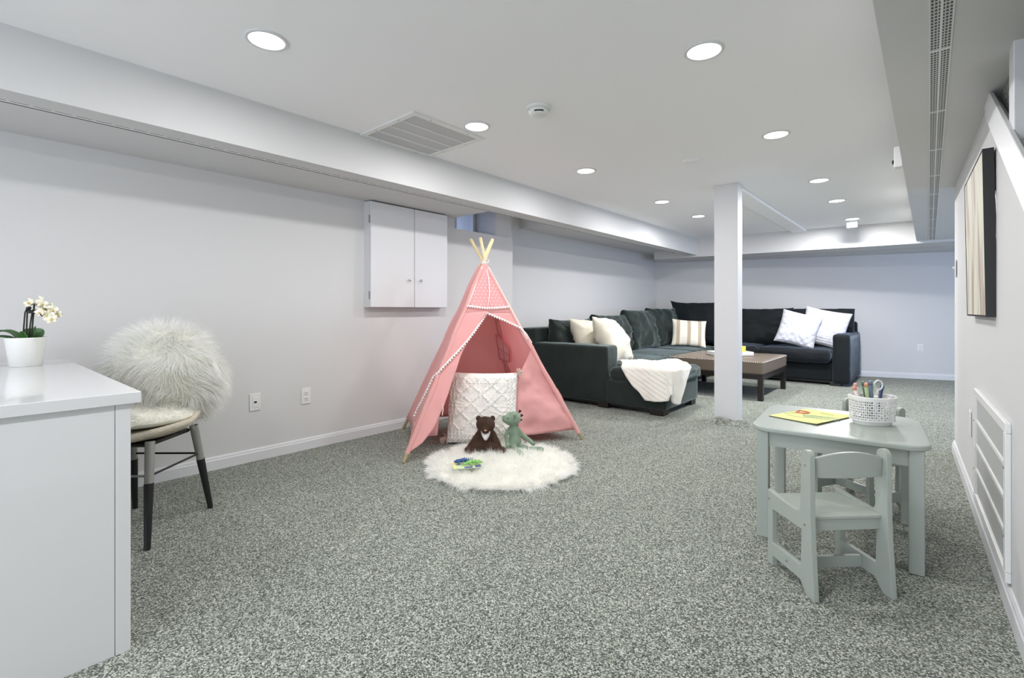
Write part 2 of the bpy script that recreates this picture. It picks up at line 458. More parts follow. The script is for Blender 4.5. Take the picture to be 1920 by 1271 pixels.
# boxed beams and lowered ceilings
m = MB(); m.box(-2.93, -3.3, ZS, -2.755, 7.72, ZC)
struct(m.build('trim_3', M_WALL))
m = MB(); m.box(XL, -3.3, ZS, -2.93, 3.074, ZC); m.box(XR2, 4.39, 1.97, -2.93, 8.4, ZC)
struct(m.build('trim_4', M_WALL))
m = MB(); m.prism([(-3.45, 7.60), (-2.78, 7.62), (-.13, 7.90), (3.0, 8.2), (3.0, bwY(3.0)), (-3.45, bwY(-3.45))], 1.84, ZC, 2)
struct(m.build('trim_5', M_WALL))
m = MB(); m.box(-.12, -3.3, ZS, 3.0, 7.95, ZC)
struct(m.build('trim_6', M_WALL))
m = MB(); m.box(-1.47, 4.64, ZC-.03, -1.29, 7.8, ZC)
struct(m.build('trim_7', M_CEIL, bevel=.012))
# support column and the carpet rucked up around its foot
m = MB(); m.box(-1.48, 4.527, 0, -1.277, 4.66, ZC)
struct(m.build('column_1', M_TRIM, bevel=.004))
m = MB(); nx, ny = 44, 12; V = []; F = []
for j in range(ny+1):
    for i in range(nx+1):
        x = -1.56+.42*i/nx; y = 4.36+.17*j/ny+(x+1.38)*.33
        a = math.sin(PI*i/nx)**.6*math.sin(PI*j/ny)**.8
        V.append((x, y, max(-.004, a*(.030+.030*fbm((x, y, 1), 13, 3))+.022*a*math.exp(-((x+1.41)/.045)**2)+.016*a*math.exp(-((x+1.24)/.04)**2))))
for j in range(ny):
    for i in range(nx):
        k = j*(nx+1)+i; F.append((k, k+1, k+nx+2, k+nx+1))
struct(m.add(V, F).build('floor_ruck', M_CARPET, smooth=True))
# baseboards
def base(name, pts, h=.082, t=.014, closed=True):
    """pts: polyline along the wall foot; room side is to the left of its direction"""
    m = MB(); V = []; F = []
    prof = [(0, 0), (t, 0), (t, h*.72), (t*.75, h*.78), (t*.7, h*.88), (t*.35, h), (0, h)]
    n = len(pts)
    for i, (x, y) in enumerate(pts):
        dirs = []
        if i > 0: dirs.append((Vector(pts[i])-Vector(pts[i-1])).normalized())
        if i < n-1: dirs.append((Vector(pts[i+1])-Vector(pts[i])).normalized())
        nn = [Vector((-d.y, d.x)) for d in dirs]
        q = sum(nn, Vector((0, 0))).normalized(); q = q/max(.3, q.dot(nn[0]))
        for a, z in prof: V.append((x+q.x*a, y+q.y*a, z))
    k = len(prof)
    for i in range(n-1):
        for j in range(k):
            F.append((i*k+j, i*k+(j+1) % k, (i+1)*k+(j+1) % k, (i+1)*k+j))
    F.append(tuple(range(k))); F.append(tuple((n-1)*k+j for j in range(k))[::-1])
    return struct(m.add(V, F).build(name, M_TRIM))
base('baseboard_left', [(XR2, 8.15), (XR2, 3.944), (XL, 3.944), (XL, -3.2)])
base('baseboard_back', [(2.9, bwY(2.9)), (XR2+.02, bwY(XR2+.02))])
base('baseboard_right', [(rwX(-3.2), -3.2), (rwX(ya), ya), (rwX(ya)+.2, ya)])

# window high in the well
m = MB(); xw = -3.72
for a in ((3.12, 1.79, 3.70, 1.815), (3.12, 2.06, 3.70, 2.09), (3.12, 1.815, 3.15, 2.06), (3.665, 1.815, 3.70, 2.06), (3.395, 1.815, 3.425, 2.06)):
    m.box(xw-.04, a[0], a[1], xw, a[2], a[3])
wf = struct(m.build('window_1', M_TRIM))
gl = bpy.data.materials.new('window_glass'); gl.use_nodes = True
n_ = gl.node_tree.nodes; n_.remove(n_['Principled BSDF']); a_ = n_.new('ShaderNodeBsdfTransparent'); b_ = n_.new('ShaderNodeBsdfGlossy'); c_ = n_.new('ShaderNodeMixShader')
b_.inputs['Roughness'].default_value = .02; c_.inputs[0].default_value = .06
gl.node_tree.links.new(a_.outputs[0], c_.inputs[1]); gl.node_tree.links.new(b_.outputs[0], c_.inputs[2]); gl.node_tree.links.new(c_.outputs[0], n_['Material Output'].inputs[0])
MB().box(xw-.022, 3.15, 1.815, xw-.018, 3.665, 2.06).build('pane', gl, wf)
struct(MB().box(-6.5, .5, 1.15, -4.2, 5.5, 1.3).build('ground_outside', M_SAND if False else mat('garden_soil', (96, 88, 70), .95)))
sh = thing('shrub', 'pale green leafy shrub outside the small high window', 'shrub', (-4.75, 2.35, 1.3))
rnd = random.Random(12); mb = MB()
for k in range(420):
    p = Vector((-4.75+rnd.gauss(0, .16), 2.35+rnd.gauss(0, .38), 1.80+rnd.gauss(0, .12)))
    a, b = Vector((rnd.gauss(0, 1), rnd.gauss(0, 1), rnd.gauss(0, 1))).normalized(), Vector((rnd.gauss(0, 1), rnd.gauss(0, 1), rnd.gauss(0, 1))).normalized()
    mb.add([p-a*.03, p+b*.014, p+a*.03, p-b*.014], [(0, 1, 2, 3)])
build_raw(mb, 'foliage', mat('shrub_leaf', (150, 172, 140), .7), sh)
mb = MB()
for k in range(7): mb.tube([(-4.75, 2.35, 1.3), (-4.75+rnd.gauss(0, .1), 2.35+rnd.gauss(0, .25), 2.0)], .006, 5)
mb.build('stems', M_STEM, sh)
# ------------------------------------------------------------------ ceiling fittings
names = ['nearest the camera', 'second', 'third', 'fourth', 'farthest']
pos = ['nearest recessed downlight of the left row, beside the long beam', 'recessed downlight touching the corner of the square ceiling grille',
       'recessed downlight midway along the left row, past the smoke detector', 'recessed downlight just left of the column, fourth of the left row',
       'small recessed downlight at the far end of the left row, closest to the column',
       'nearest recessed downlight of the right row, large and bright near the top of the photo', 'second recessed downlight of the right row, level with the blank round plate',
       'third recessed downlight of the right row, right of the column', 'fourth recessed downlight of the right row, second from its far end',
       'farthest recessed downlight, directly above the little white box on the ceiling']
def make_light():
    t = thing('recessed_light', '', 'ceiling light', group='recessed ceiling lights')
    MB().lathe([(.069, 0), (.084, 0), (.084, -.002), (.080, -.005), (.070, -.006), (.069, -.004), (.069, 0)], seg=40).build('trim_ring', M_TRIM, t, world=False, smooth=True)
    MB().lathe([(.0, -.009), (.03, -.0085), (.06, -.006), (.069, -.003), (.069, 0), (0, 0)][::-1], seg=40).build('diffuser', M_LAMP, t, world=False, smooth=True)
    return t
l0 = make_light()
for i, (x, y) in enumerate(LIGHTS):
    o = l0 if i == 0 else copy_tree(l0)
    o.location = (x, y, ZC); o['label'] = pos[i]
# square return grille
t = thing('ceiling_grille', 'square white return air grille set in the ceiling beside the long beam', 'vent', (-2.485, 1.99, ZC))
m = MB(); x0, y0, x1, y1 = -2.765, 1.70, -2.205, 2.28
for b_ in ((x0, y0, x1, y0+.035), (x0, y1-.035, x1, y1), (x0, y0+.035, x0+.035, y1-.035), (x1-.035, y0+.035, x1, y1-.035)):
    m.box(b_[0], b_[1], ZC-.010, b_[2], b_[3], ZC)
m.build('frame', M_PLAS, t, bevel=.002)
G_CEIL = grille_mat('fine_ceiling_louvres', .012, .5, .45, 1.0, slot=(172, 173, 173), body=(205, 206, 205))
MB().box(x0+.035, y0+.035, ZC-.004, x1-.035, y1-.035, ZC-.001).build('louvre_panel', G_CEIL, t)
for k in (1, 2, 3):
    xx = x0+.035+(x1-x0-.07)*k/4
    MB().box(xx-.004, y0+.035, ZC-.008, xx+.004, y1-.035, ZC-.003).build('crossbar', M_PLAS, t)
for (sx, sy) in ((x0+.017, 1.84), (x0+.017, 2.14), (x1-.017, 1.84), (x1-.017, 2.14), (-2.6, y0+.017), (-2.37, y0+.017), (-2.6, y1-.017), (-2.37, y1-.017)):
    MB().lathe([(.004, 0), (.004, -.002), (0, -.003)], (sx, sy, ZC-.010), 10).build('screw', M_GREY, t)
# smoke detector
t = thing('smoke_detector', 'round white smoke detector on the ceiling near the return grille', 'smoke detector', (-1.645, 2.13, ZC))
MB().lathe([(.070, 0), (.070, -.012), (.064, -.016), (0, -.016)], seg=40).build('base_plate', M_PLAS, t, world=False, smooth=True, bevel=.002)
MB().lathe([(.056, -.015), (.055, -.030), (.046, -.042), (.030, -.046), (0, -.046)], seg=40).build('housing', M_PLAS, t, world=False, smooth=True)
m = MB()
for k in range(9):
    a = -PI/2+YAW-.45+.11*k
    c = Vector((math.cos(a)*.051, math.sin(a)*.051, -.034)); m.box(c.x-.003, c.y-.003, c.z-.004, c.x+.003, c.y+.003, c.z+.004)
m.build('sensing_slot', M_DARK, t, world=False)
# blank plate
tag(MB().lathe([(.066, 0), (.066, -.004), (.058, -.007), (.02, -.008), (.018, -.010), (0, -.010)], seg=40).build('ceiling_plate', M_CEIL, smooth=True),
    'round blank cover plate painted the same white as the ceiling', 'cover plate').location = (-1.357, 3.637, ZC)
# little white box under the last lamp
t = thing('ceiling_sensor', 'small white box hanging from the ceiling below the farthest downlight', 'sensor', (-.735, 7.43, ZC))
MB().box(-.055, -.03, -.085, .055, .03, 0).build('body', M_PLAS, t, world=False, bevel=.006)
MB().lathe([(.012, 0), (.012, -.004), (0, -.008)], (0, 0, -.085), 16).build('lens', M_GREY, t, world=False)
t = thing('wall_camera', 'small white box with a dark lens on the side of the right hand beam', 'camera', (-.14, 3.75, 1.93))
MB().box(-.022, -.03, -.065, .02, .03, .06).build('housing', M_PLAS, t, world=False, bevel=.006)
MB().lathe([(.012, 0), (.012, .01), (0, .013)], (0, 0, 0), 16).build('lens', M_BLACK, t, world=False).location = (-.02, -.012, -.03)
t.children[1].rotation_euler = (0, -PI/2, 0)
# linear vents let into the beams
def linear_vent(name, label, x0, x1, y0, y1, z, ncell, seglen, cols=6):
    t = thing(name, label, 'vent', ((x0+x1)/2, (y0+y1)/2, z))
    W = x1-x0
    m = MB().box(x0, y0, z-.003, x0+.003, y1, z+.001).box(x1-.003, y0, z-.003, x1, y1, z+.001).box(x0, y0, z-.003, x1, y0+.008, z+.001).box(x0, y1-.008, z-.003, x1, y1, z+.001)
    m.build('frame', M_PLAS, t)
    G = grille_mat(name+'_slots', (W-.006)/cols, .0205, .62, .6, slot=(58, 60, 60), body=(196, 197, 196))
    gp = MB().box(-(W/2-.003), -(y1-y0)/2+.008, -.0015, W/2-.003, (y1-y0)/2-.008, 0).build('slotted_panel', G, t, world=False)
    gp.data.transform(Matrix.Translation((0, 0, 0)))
    y = y0+seglen*.5
    m = MB().box((x0+x1)/2-.003, y0+.008, z-.0028, (x0+x1)/2+.003, y1-.008, z-.0014)
    m.build('centre_rib', M_PLAS, t)
    yy = 2.149-seglen*8
    while yy < y1-.05:
        if yy > y0+.05: MB().box(x0+.003, yy-.006, z-.003, x1-.003, yy+.006, z-.0014).build('crossbar', M_PLAS, t)
        yy += seglen
    return t
linear_vent('linear_vent', 'long narrow slotted vent in the underside of the right hand beam', 0, .056, -.5, 8.45-.6, ZS, 6, .66)
t = thing('slot_vent', 'thin dark slot vent running along the left hand beam underside', 'vent', (-2.9, 3.5, ZS))
MB().box(-2.915, -.5, ZS-.0022, -2.876, 7.2, ZS+.001).build('frame', M_PLAS, t)
G2 = grille_mat('slot_dashes', .3, .068, 1.0, .82, slot=(70, 72, 72))
MB().box(-2.884, -.45, ZS-.003, -2.880, 7.15, ZS-.002).build('slot', G2, t)
MB().box(-2.914, -.45, ZS-.0035, -2.909, 7.15, ZS-.002).build('gap', M_DARK, t)
t = thing('back_slot_vent', 'thin slot vent along the underside of the far beam', 'vent', (-1.5, 8.2, 1.84))
m = MB(); m.prism([(-3.3, 8.06), (.15, 8.50), (.15, 8.512), (-3.3, 8.072)], 1.8375, 1.841, 2); m.build('gap', M_GREY, t)

# ------------------------------------------------------------------ wall fittings
def plate_on(name, label, cat, loc, rz, kind):
    """local: plate in XZ, faces -Y"""
    t = thing(name, label, cat, loc, rz)
    MB().box(-.035, -.006, -.057, .035, 0, .057).build('cover_plate', M_PLAS, t, world=False, bevel=.003)
    if kind == 'jack':
        MB().box(-.017, -.009, -.034, .017, -.005, .034).build('insert', M_PLAS, t, world=False, bevel=.001)
        MB().box(-.008, -.0105, -.006, .008, -.009, .006).build('jack', M_DARK, t, world=False)
        MB().lathe([(.003, 0), (0, .002)], (0, 0, 0), 10).build('screw', M_GREY, t, world=False).location = (0, -.007, -.046)
    elif kind == 'outlet':
        for s in (-1, 1):
            r = MB().box(-.016, -.009, s*.02-.014, .016, -.005, s*.02+.014).build('receptacle', M_PLAS, t, world=False, bevel=.004)
            MB().box(-.007, -.0096, s*.02-.002, -.0045, -.0088, s*.02+.007).box(.0045, -.0096, s*.02-.002, .007, -.0088, s*.02+.006).box(-.002, -.0096, s*.02-.009, .002, -.0088, s*.02-.005).build('slot', M_DARK, r, world=False)
    elif kind == 'toggle':
        MB().box(-.005, -.018, -.002, .005, -.005, .012).build('toggle', M_PLAS, t, world=False, bevel=.002)
        MB().lathe([(.003, 0), (0, .002)], (0, 0, 0), 10).build('screw', M_GREY, t, world=False).location = (0, -.007, .035)
    return t
plate_on('wall_jack', 'white wall plate with a single jack, left of the outlet on the left wall', 'wall jack', (XL, 1.314, .39), PI/2, 'jack')
plate_on('wall_outlet', 'white double outlet on the left wall between the wall jack and the tent', 'outlet', (XL, 1.662, .385), PI/2, 'outlet')
plate_on('wall_outlet', 'white outlet low on the far back wall, right of the sofa', 'outlet', (-.10, bwY(-.10), .455), math.atan(.29), 'outlet')
RW = math.atan(-.03)
plate_on('light_switch', 'white toggle light switch on the right wall just before its far corner', 'light switch', (rwX(4.55), 4.45, 1.285), -PI/2-RW*0, 'toggle')
tag(MB().box(-.006, -.05, -.065, 0, .05, .065).build('blank_plate', M_PLAS, bevel=.002), 'narrow blank white plate low on the right wall beside the grille', 'wall plate').location = (rwX(3.55), 3.55, .40)
# return grille on the right wall
Y0, Y1, Z0, Z1 = 2.29, 3.23, .092, .625
t = thing('wall_grille', 'large white louvred return grille low on the right wall', 'vent', (rwX(2.76), 2.76, Z0), math.atan(.03))
h = (Y1-Y0)/2; H_ = Z1-Z0
m = MB().box(-.016, -h, 0, 0, h, .035).box(-.016, -h, H_-.035, 0, h, H_).box(-.016, -h, .035, 0, -h+.04, H_-.035).box(-.016, h-.04, .035, 0, h, H_-.035)
m.build('frame', M_PLAS, t, world=False, bevel=.003)
G3 = grille_mat('upright_louvres', .5, .011, 1.0, .5, slot=(150, 151, 149), body=(214, 215, 212), ax=2, ay=1)
MB().box(-.006, -h+.04, .035, -.002, h-.04, H_-.035).build('louvre_panel', G3, t, world=False)
for k in (1, 2, 3):
    z = .035+(H_-.07)*k/4
    MB().box(-.012, -h+.04, z-.006, -.005, h-.04, z+.006).build('crossbar', M_PLAS, t, world=False)
for y_ in (-h+.02, h-.02):
    for z in (.15, .38):
        MB().lathe([(.005, 0), (0, .003)], (0, 0, 0), 10).build('screw', M_GREY, t, world=False).location = (-.017, y_, z)
for o in t.children:
    if o.name.startswith('screw'): o.rotation_euler = (0, -PI/2, 0)
# painting
t = thing('wall_art', 'large pale abstract canvas in a black box frame on the right wall', 'painting', (.163, 2.994, 1.303), rot=(0, math.radians(-.9), math.atan(.03)))
m = MB(); hy, hz = .358, .325
m.box(-.012, -hy-.004, -hz-.004, .022, -hy, hz+.004).box(-.012, hy, -hz-.004, .022, hy+.004, hz+.004)
m.box(-.012, -hy, hz, .022, hy, hz+.004).box(-.012, -hy, -hz-.004, .022, hy, -hz)
m.box(.014, -hy, -hz, .022, hy, hz)
m.build('box_frame', M_BLACK, t, world=False)
MB().box(-.010, -hy+.003, -hz+.003, .013, hy-.003, hz-.003).build('canvas', art_mat(), t, world=False)
MB().tube([(.022, -.357, .16), (.024, -.366, .12), (.025, -.368, .06), (.024, -.364, 0), (.022, -.357, -.05)], .002, 6).build('hanging_wire', M_PLAS, t, world=False)
# cabinet
t = thing('wall_cabinet', 'shallow white two door cabinet high on the left wall under the soffit', 'cabinet', (XL, 2.53, 1.025))
MB().box(XL, 2.135, 1.025, -3.325, 2.93, 1.862).build('body', M_WALL, t)
for (a, b, kn) in ((2.137, 2.557, 2.50), (2.563, 2.928, 2.618)):
    d = MB().box(-3.323, a, 1.027, -3.305, b, 1.858).build('door', M_TRIM, t, bevel=.002)
    kb = MB().lathe([(.004, 0), (.004, .012), (.010, .016), (.011, .021), (.007, .026), (0, .027)], seg=16).build('knob', M_METAL, d, world=False, smooth=True)
    kb.location = (-3.305-XL, kn-2.53, 1.255-1.025); kb.rotation_euler = (0, PI/2, 0)
    for z in (1.12, 1.72):
        if a < 2.2: MB().box(-3.327, a-.008, z-.03, -3.317, a+.001, z+.03).build('hinge', M_GREY, d)
# ------------------------------------------------------------------ desk
t = thing('desk', 'white lacquered desk with a panel end in the left foreground', 'desk', (-2.5, .03, 0))
MB().box(-3.22, -.27, .727, -1.768, .365, .76).build('desk_top', M_LACQ, t, bevel=.002)
MB().box(-1.800, -.25, 0, -1.782, .305, .726).build('end_panel', M_LACQ, t, bevel=.001)
MB().box(-1.800, .3065, 0, -1.781, .342, .7265).build('corner_post', M_LACQ, t, bevel=.001)
MB().box(-3.20, -.25, 0, -3.18, .34, .727).build('end_panel', M_LACQ, t, bevel=.001)
MB().box(-3.18, -.25, .25, -1.80, -.232, .727).build('back_panel', M_LACQ, t)

# ------------------------------------------------------------------ orchid
t = thing('potted_orchid', 'cream orchid with green leaves in a white pot on the desk', 'plant', (-2.955, .205, .76))
m = MB().lathe([(.050, 0), (.052, .002), (.0665, .120), (.0665, .124), (.0635, .124), (.062, .112), (.05, .02), (0, .02)], seg=48)
m.build('pot', M_POT, t, world=False, smooth=True, angle=30)
MB().lathe([(0, .108), (.060, .108), (.060, .10)], seg=24).build('potting_bark', M_STEM, t, world=False)
def leaf(pts, wid, nrm=(0, 0, 1), nw=4):
    mb = MB(); V = []; F = []; pts = [Vector(p) for p in pts]; n = 12
    def at(q):
        a = q*(len(pts)-1); i = min(int(a), len(pts)-2); f = a-i
        p0 = pts[max(i-1, 0)]; p1 = pts[i]; p2 = pts[i+1]; p3 = pts[min(i+2, len(pts)-1)]
        return .5*((2*p1)+(-p0+p2)*f+(2*p0-5*p1+4*p2-p3)*f*f+(-p0+3*p1-3*p2+p3)*f**3)
    for i in range(n+1):
        q = i/n; p = at(q); d = (at(min(1, q+.02))-at(max(0, q-.02))).normalized()
        sd = d.cross(Vector(nrm)).normalized(); up = sd.cross(d)
        wd = wid*(math.sin(PI*min(1, q*.93+.07))**.7)
        for j in range(nw+1):
            s = 2*j/nw-1; V.append(p+sd*wd/2*s+up*wd*.16*(s*s))
    for i in range(n):
        for j in range(nw):
            a = i*(nw+1)+j; F.append((a, a+1, a+nw+2, a+nw+1))
    return mb.add(V, F)
R_ = Vector((math.cos(YAW), math.sin(YAW), 0)); Fw = Vector((-math.sin(YAW), math.cos(YAW), 0)); Up = Vector((0, 0, 1))
def rf(r, f, z): return R_*r+Fw*f+Up*z      # directions in the plan of the desk corner, seen across the desk
for pts, wd, nn in (([rf(-.02, 0, .11), rf(-.05, 0, .135), rf(-.09, -.01, .15), rf(-.15, -.02, .135)], .05, (0, 0, 1)),
                    ([rf(-.02, -.02, .11), rf(-.06, -.03, .125), rf(-.10, -.05, .125), rf(-.14, -.06, .11)], .045, (0, 0, 1)),
                    ([rf(-.005, .01, .10), rf(.002, .02, .15), rf(.0, .035, .165)], .05, tuple(-Fw)),
                    ([rf(.03, .01, .10), rf(.045, .015, .14), rf(.055, .02, .158)], .05, tuple(-Fw)),
                    ([rf(.01, -.02, .10), rf(.03, -.03, .135), rf(.04, -.05, .15)], .045, tuple(-Fw))):
    leaf(pts, wd, nn).build('leaf', M_LEAF, t, world=False, smooth=True, solid=.002)
st1 = [rf(-.012, 0, .10), rf(-.010, 0, .16), rf(-.004, 0, .23), rf(.010, 0, .262), rf(.035, 0, .268), rf(.07, 0, .262), rf(.11, -.01, .235)]
st2 = [rf(.012, 0, .10), rf(.016, 0, .16), rf(.024, 0, .215), rf(.04, -.01, .243), rf(.07, -.02, .24), rf(.10, -.03, .215)]
for st in (st1, st2): MB().tube(st, .0028, 8).build('flower_stem', M_STEM, t, world=False, smooth=True)
MB().tube([rf(-.004, .004, .10), rf(.004, .004, .275)], .003, 8).build('support_stick', M_STEM, t, world=False)
MB().tube([rf(.016, .006, .10), rf(.030, .006, .265)], .003, 8).build('support_stick', M_STEM, t, world=False)
for p in (rf(.012, 0, .25), rf(.018, 0, .235), rf(.03, 0, .232)):
    MB().ell(p, (.011, .009, .008)).build('stem_clip', M_BLACK, t, world=False, smooth=True)
def flower():
    mb = MB()
    for k, (a, l, wd) in enumerate(((90, .022, .018), (18, .025, .026), (162, .025, .026), (225, .021, .016), (315, .021, .016))):
        a = math.radians(a); c, s_ = math.cos(a), math.sin(a); n = 6; V = []; F = []
        for i in range(n+1):
            q = i/n; ww = wd*math.sin(PI*min(1, q*.85+.12))**.8
            for j in (-1, 0, 1):
                V.append((c*l*q-s_*ww/2*j, .004*abs(j)-.012*q*q+.003, s_*l*q+c*ww/2*j))
        for i in range(n):
            for j in range(2): b = i*3+j; F.append((b, b+1, b+4, b+3))
        mb.add(V, F)
    return mb
fm = None
rnd = random.Random(4)
for k, (r, f, z) in enumerate(((.035, -.02, .272), (.060, 0, .282), (.085, -.015, .268), (.075, .01, .247), (.105, 0, .255), (.125, -.01, .243), (.092, -.03, .232), (.115, -.02, .222), (.135, 0, .222), (.10, 0, .205), (.128, -.02, .202), (.050, .01, .262))):
    if fm is None:
        fl = flower().build('blossom', M_PETAL, t, world=False, smooth=True, solid=.0008); fm = fl.data
        ctr = MB().ell((0, -.004, -.002), (.004, .006, .005), seg=8, rings=6).build('blossom_centre', mat('orchid_lip', (214, 190, 110), .6), fl, world=False, smooth=True)
    else:
        fl2 = fl.copy(); COL.objects.link(fl2); c2 = ctr.copy(); COL.objects.link(c2); c2.parent = fl2; fl2.parent = t; fl2_ = fl2
    o = fl if k == 0 else fl2
    o.location = rf(r, f, z); o.rotation_euler = (rnd.uniform(-.5, .3), rnd.uniform(-.4, .4), YAW+rnd.uniform(-.6, .6))
# white frame standing on the desk at the left edge
t = thing('photo_stand', 'white edge of a small stand on the desk, left of the orchid pot', 'stand', (-3.02, .10, .76), YAW)
MB().box(-.13, -.01, 0, -.006, .01, .118).build('panel', M_PLAS, t, world=False, bevel=.003)
MB().box(-.005, -.008, 0, -.0025, .008, .115).build('dark_edge', M_GREY, t, world=False)
MB().box(-.002, -.01, 0, .030, .01, .112).build('side_block', M_PLAS, t, world=False, bevel=.003)

# ------------------------------------------------------------------ desk chair with sheepskin
CH = (-2.755, .565, 0); CA = math.atan2(-.66, -.75)
t = thing('desk_chair', 'beige shell chair on grey and black sleeved legs pulled up to the desk', 'chair', CH, CA)
m = MB(); V = []; F = []; n = 28; rings = 9
def seat_pt(a, q, top):
    ex = .235*(1+.05*math.cos(2*a)); x = ex*q*math.cos(a); y = .225*q*math.sin(a)
    z = .475+.05*abs(x/.235)**2.5*(.6 if y > 0 else 1)-.012*(y > .12)*((y-.12)/.1)**2
    if not top: z -= .055*(1-.55*q**4)
    return (x, y, z)
for top in (True, False):
    b = len(V)
    for i in range(rings+1):
        q = i/rings
        for k in range(n): V.append(seat_pt(2*PI*k/n, q*(1 if top else .97), top))
    for i in range(rings):
        for k in range(n):
            a = b+i*n+k; c = b+i*n+(k+1) % n; F.append((a, c, c+n, a+n) if top else (a, a+n, c+n, c))
o1 = rings*n; o2 = (rings+1)*n+rings*n
for k in range(n): F.append((o1+k, o1+(k+1) % n, o2+(k+1) % n, o2+k))
m.add(V, F).build('seat', M_LINEN, t, world=False, smooth=True)
# curved back shell
V = []; F = []; nu, nv = 20, 10
for lay in (0, .022):
    for j in range(nv+1):
        for i in range(nu+1):
            a = math.radians(-52+104*i/nu); q = j/nv
            hh = .36-.15*abs(math.sin(a))**3
            rr = .225+lay
            V.append((rr*math.sin(a)*1.02, -(rr*math.cos(a))*(.92+.18*q), .47+q*hh-.02*lay))
N = (nu+1)*(nv+1)
for j in range(nv):
    for i in range(nu):
        a = j*(nu+1)+i; F.append((a, a+1, a+nu+2, a+nu+1)); F.append((N+a, N+a+nu+1, N+a+nu+2, N+a+1))
for i in range(nu): a = nv*(nu+1)+i; F.append((a, a+1, N+a+1, N+a)); F.append((i, N+i, N+i+1, i+1))
for j in range(nv):
    a = j*(nu+1); F.append((a, a+nu+1, N+a+nu+1, N+a)); a += nu; F.append((a, N+a, N+a+nu+1, a+nu+1))
MB().add(V, F).build('backrest', M_LINEN, t, world=False, smooth=True)
knee = []
for sx in (-1, 1):
    for sy in (-1, 1):
        top = Vector((sx*.15, sy*.145, .435)); ft = Vector((sx*.19, sy*.215, 0)); mid = top.lerp(ft, .40)
        lg = MB().tube([top, mid], [.019, .017], 14, caps=False).build('leg', M_GREY, t, world=False, smooth=True)
        MB().tube([top.lerp(ft, .395), ft], [.0185, .012], 14, caps=False).build('black_sleeve', M_BLACK, lg, world=False, smooth=True)
        knee.append(top.lerp(ft, .33))
for a, b in ((0, 1), (2, 3), (1, 3), (0, 2)):
    MB().tube([knee[a], knee[b]], .005, 8).build('crossbar', M_GREY if a == 1 else M_BLACK, t, world=False)
MB().box(-.14, -.14, .405, .14, .14, .425).build('seat_plate', M_BLACK, t, world=False, bevel=.01)
# sheepskin draped over the back and seat
sk = thing('sheepskin_throw', 'ivory long haired sheepskin draped over the desk chair', 'sheepskin', (CH[0], CH[1], .5), CA)
rnd = random.Random(11)
def skin_bump(p): return 1+.10*fbm(p, 5, 2)
hide = MB()
C1 = Vector((0, -.155, .175)); R1 = Vector((.262, .135, .225)); C2 = Vector((0, .02, .012)); R2 = Vector((.235, .205, .038))
hide.ell(C1, R1, seg=28, rings=18).ell(C2, R2, seg=28, rings=12)
hide.build('hide', M_FURB, sk, world=False, smooth=True, rem=.012)
smp = []
while len(smp) < 15000:
    v = Vector((rnd.gauss(0, 1), rnd.gauss(0, 1), rnd.gauss(0, 1))).normalized()
    p = Vector((v.x*R1.x, v.y*R1.y, v.z*R1.z))+C1
    nn = Vector((v.x/R1.x, v.y/R1.y, v.z/R1.z)).normalized()
    if p.z < -.01: continue
    comb = Vector((v.x*1.1, .15, -.75+.9*max(0, v.z)))
    smp.append((p, nn*.75, comb))
while len(smp) < 18500:
    a = rnd.random()*2*PI; q = rnd.random()**.5
    v = Vector((q*math.cos(a), q*math.sin(a), (1-q*q)**.5))
    p = Vector((v.x*R2.x, v.y*R2.y, v.z*R2.z))+C2
    if p.y < -.1: continue
    smp.append((p, Vector((v.x*.8, v.y*1.0, .35+.4*v.z))*.5, Vector((0, .45, -.1))))
build_raw(strands(smp[:15000], .085, .0021, droop=.5, jit=.16, seed=3, clump=9), 'long_wool', M_FURW, sk, world=False)
build_raw(strands(smp[15000:], .035, .0018, droop=.3, jit=.25, seed=4, clump=14), 'short_wool', M_FURW, sk, world=False)

# ------------------------------------------------------------------ round rug
rug = thing('round_rug', 'round cream shag rug on the carpet in front of the pink tent', 'rug', (-2.085, 2.31, 0))
MB().lathe([(0, 0), (.425, 0), (.435, .008), (.42, .016), (0, .018)], (-2.085, 2.31, 0), 64).build('backing', M_RUGB, rug, smooth=True)
rnd = random.Random(5); smp = []
for k in range(30000):
    a = rnd.random()*2*PI; q = rnd.random()**.5; r = .466*q*(1+.012*math.sin(a*9)+.01*math.sin(a*23))
    smp.append(((r*math.cos(a), r*math.sin(a), .014), (0, 0, .8), (math.cos(a)*q**3*1.3, math.sin(a)*q**3*1.3, -.35*q**6)))
build_raw(strands(smp, .058, .0028, droop=.75, jit=.42, seed=6, clump=16), 'shag_pile', M_RUGF, rug, world=False)
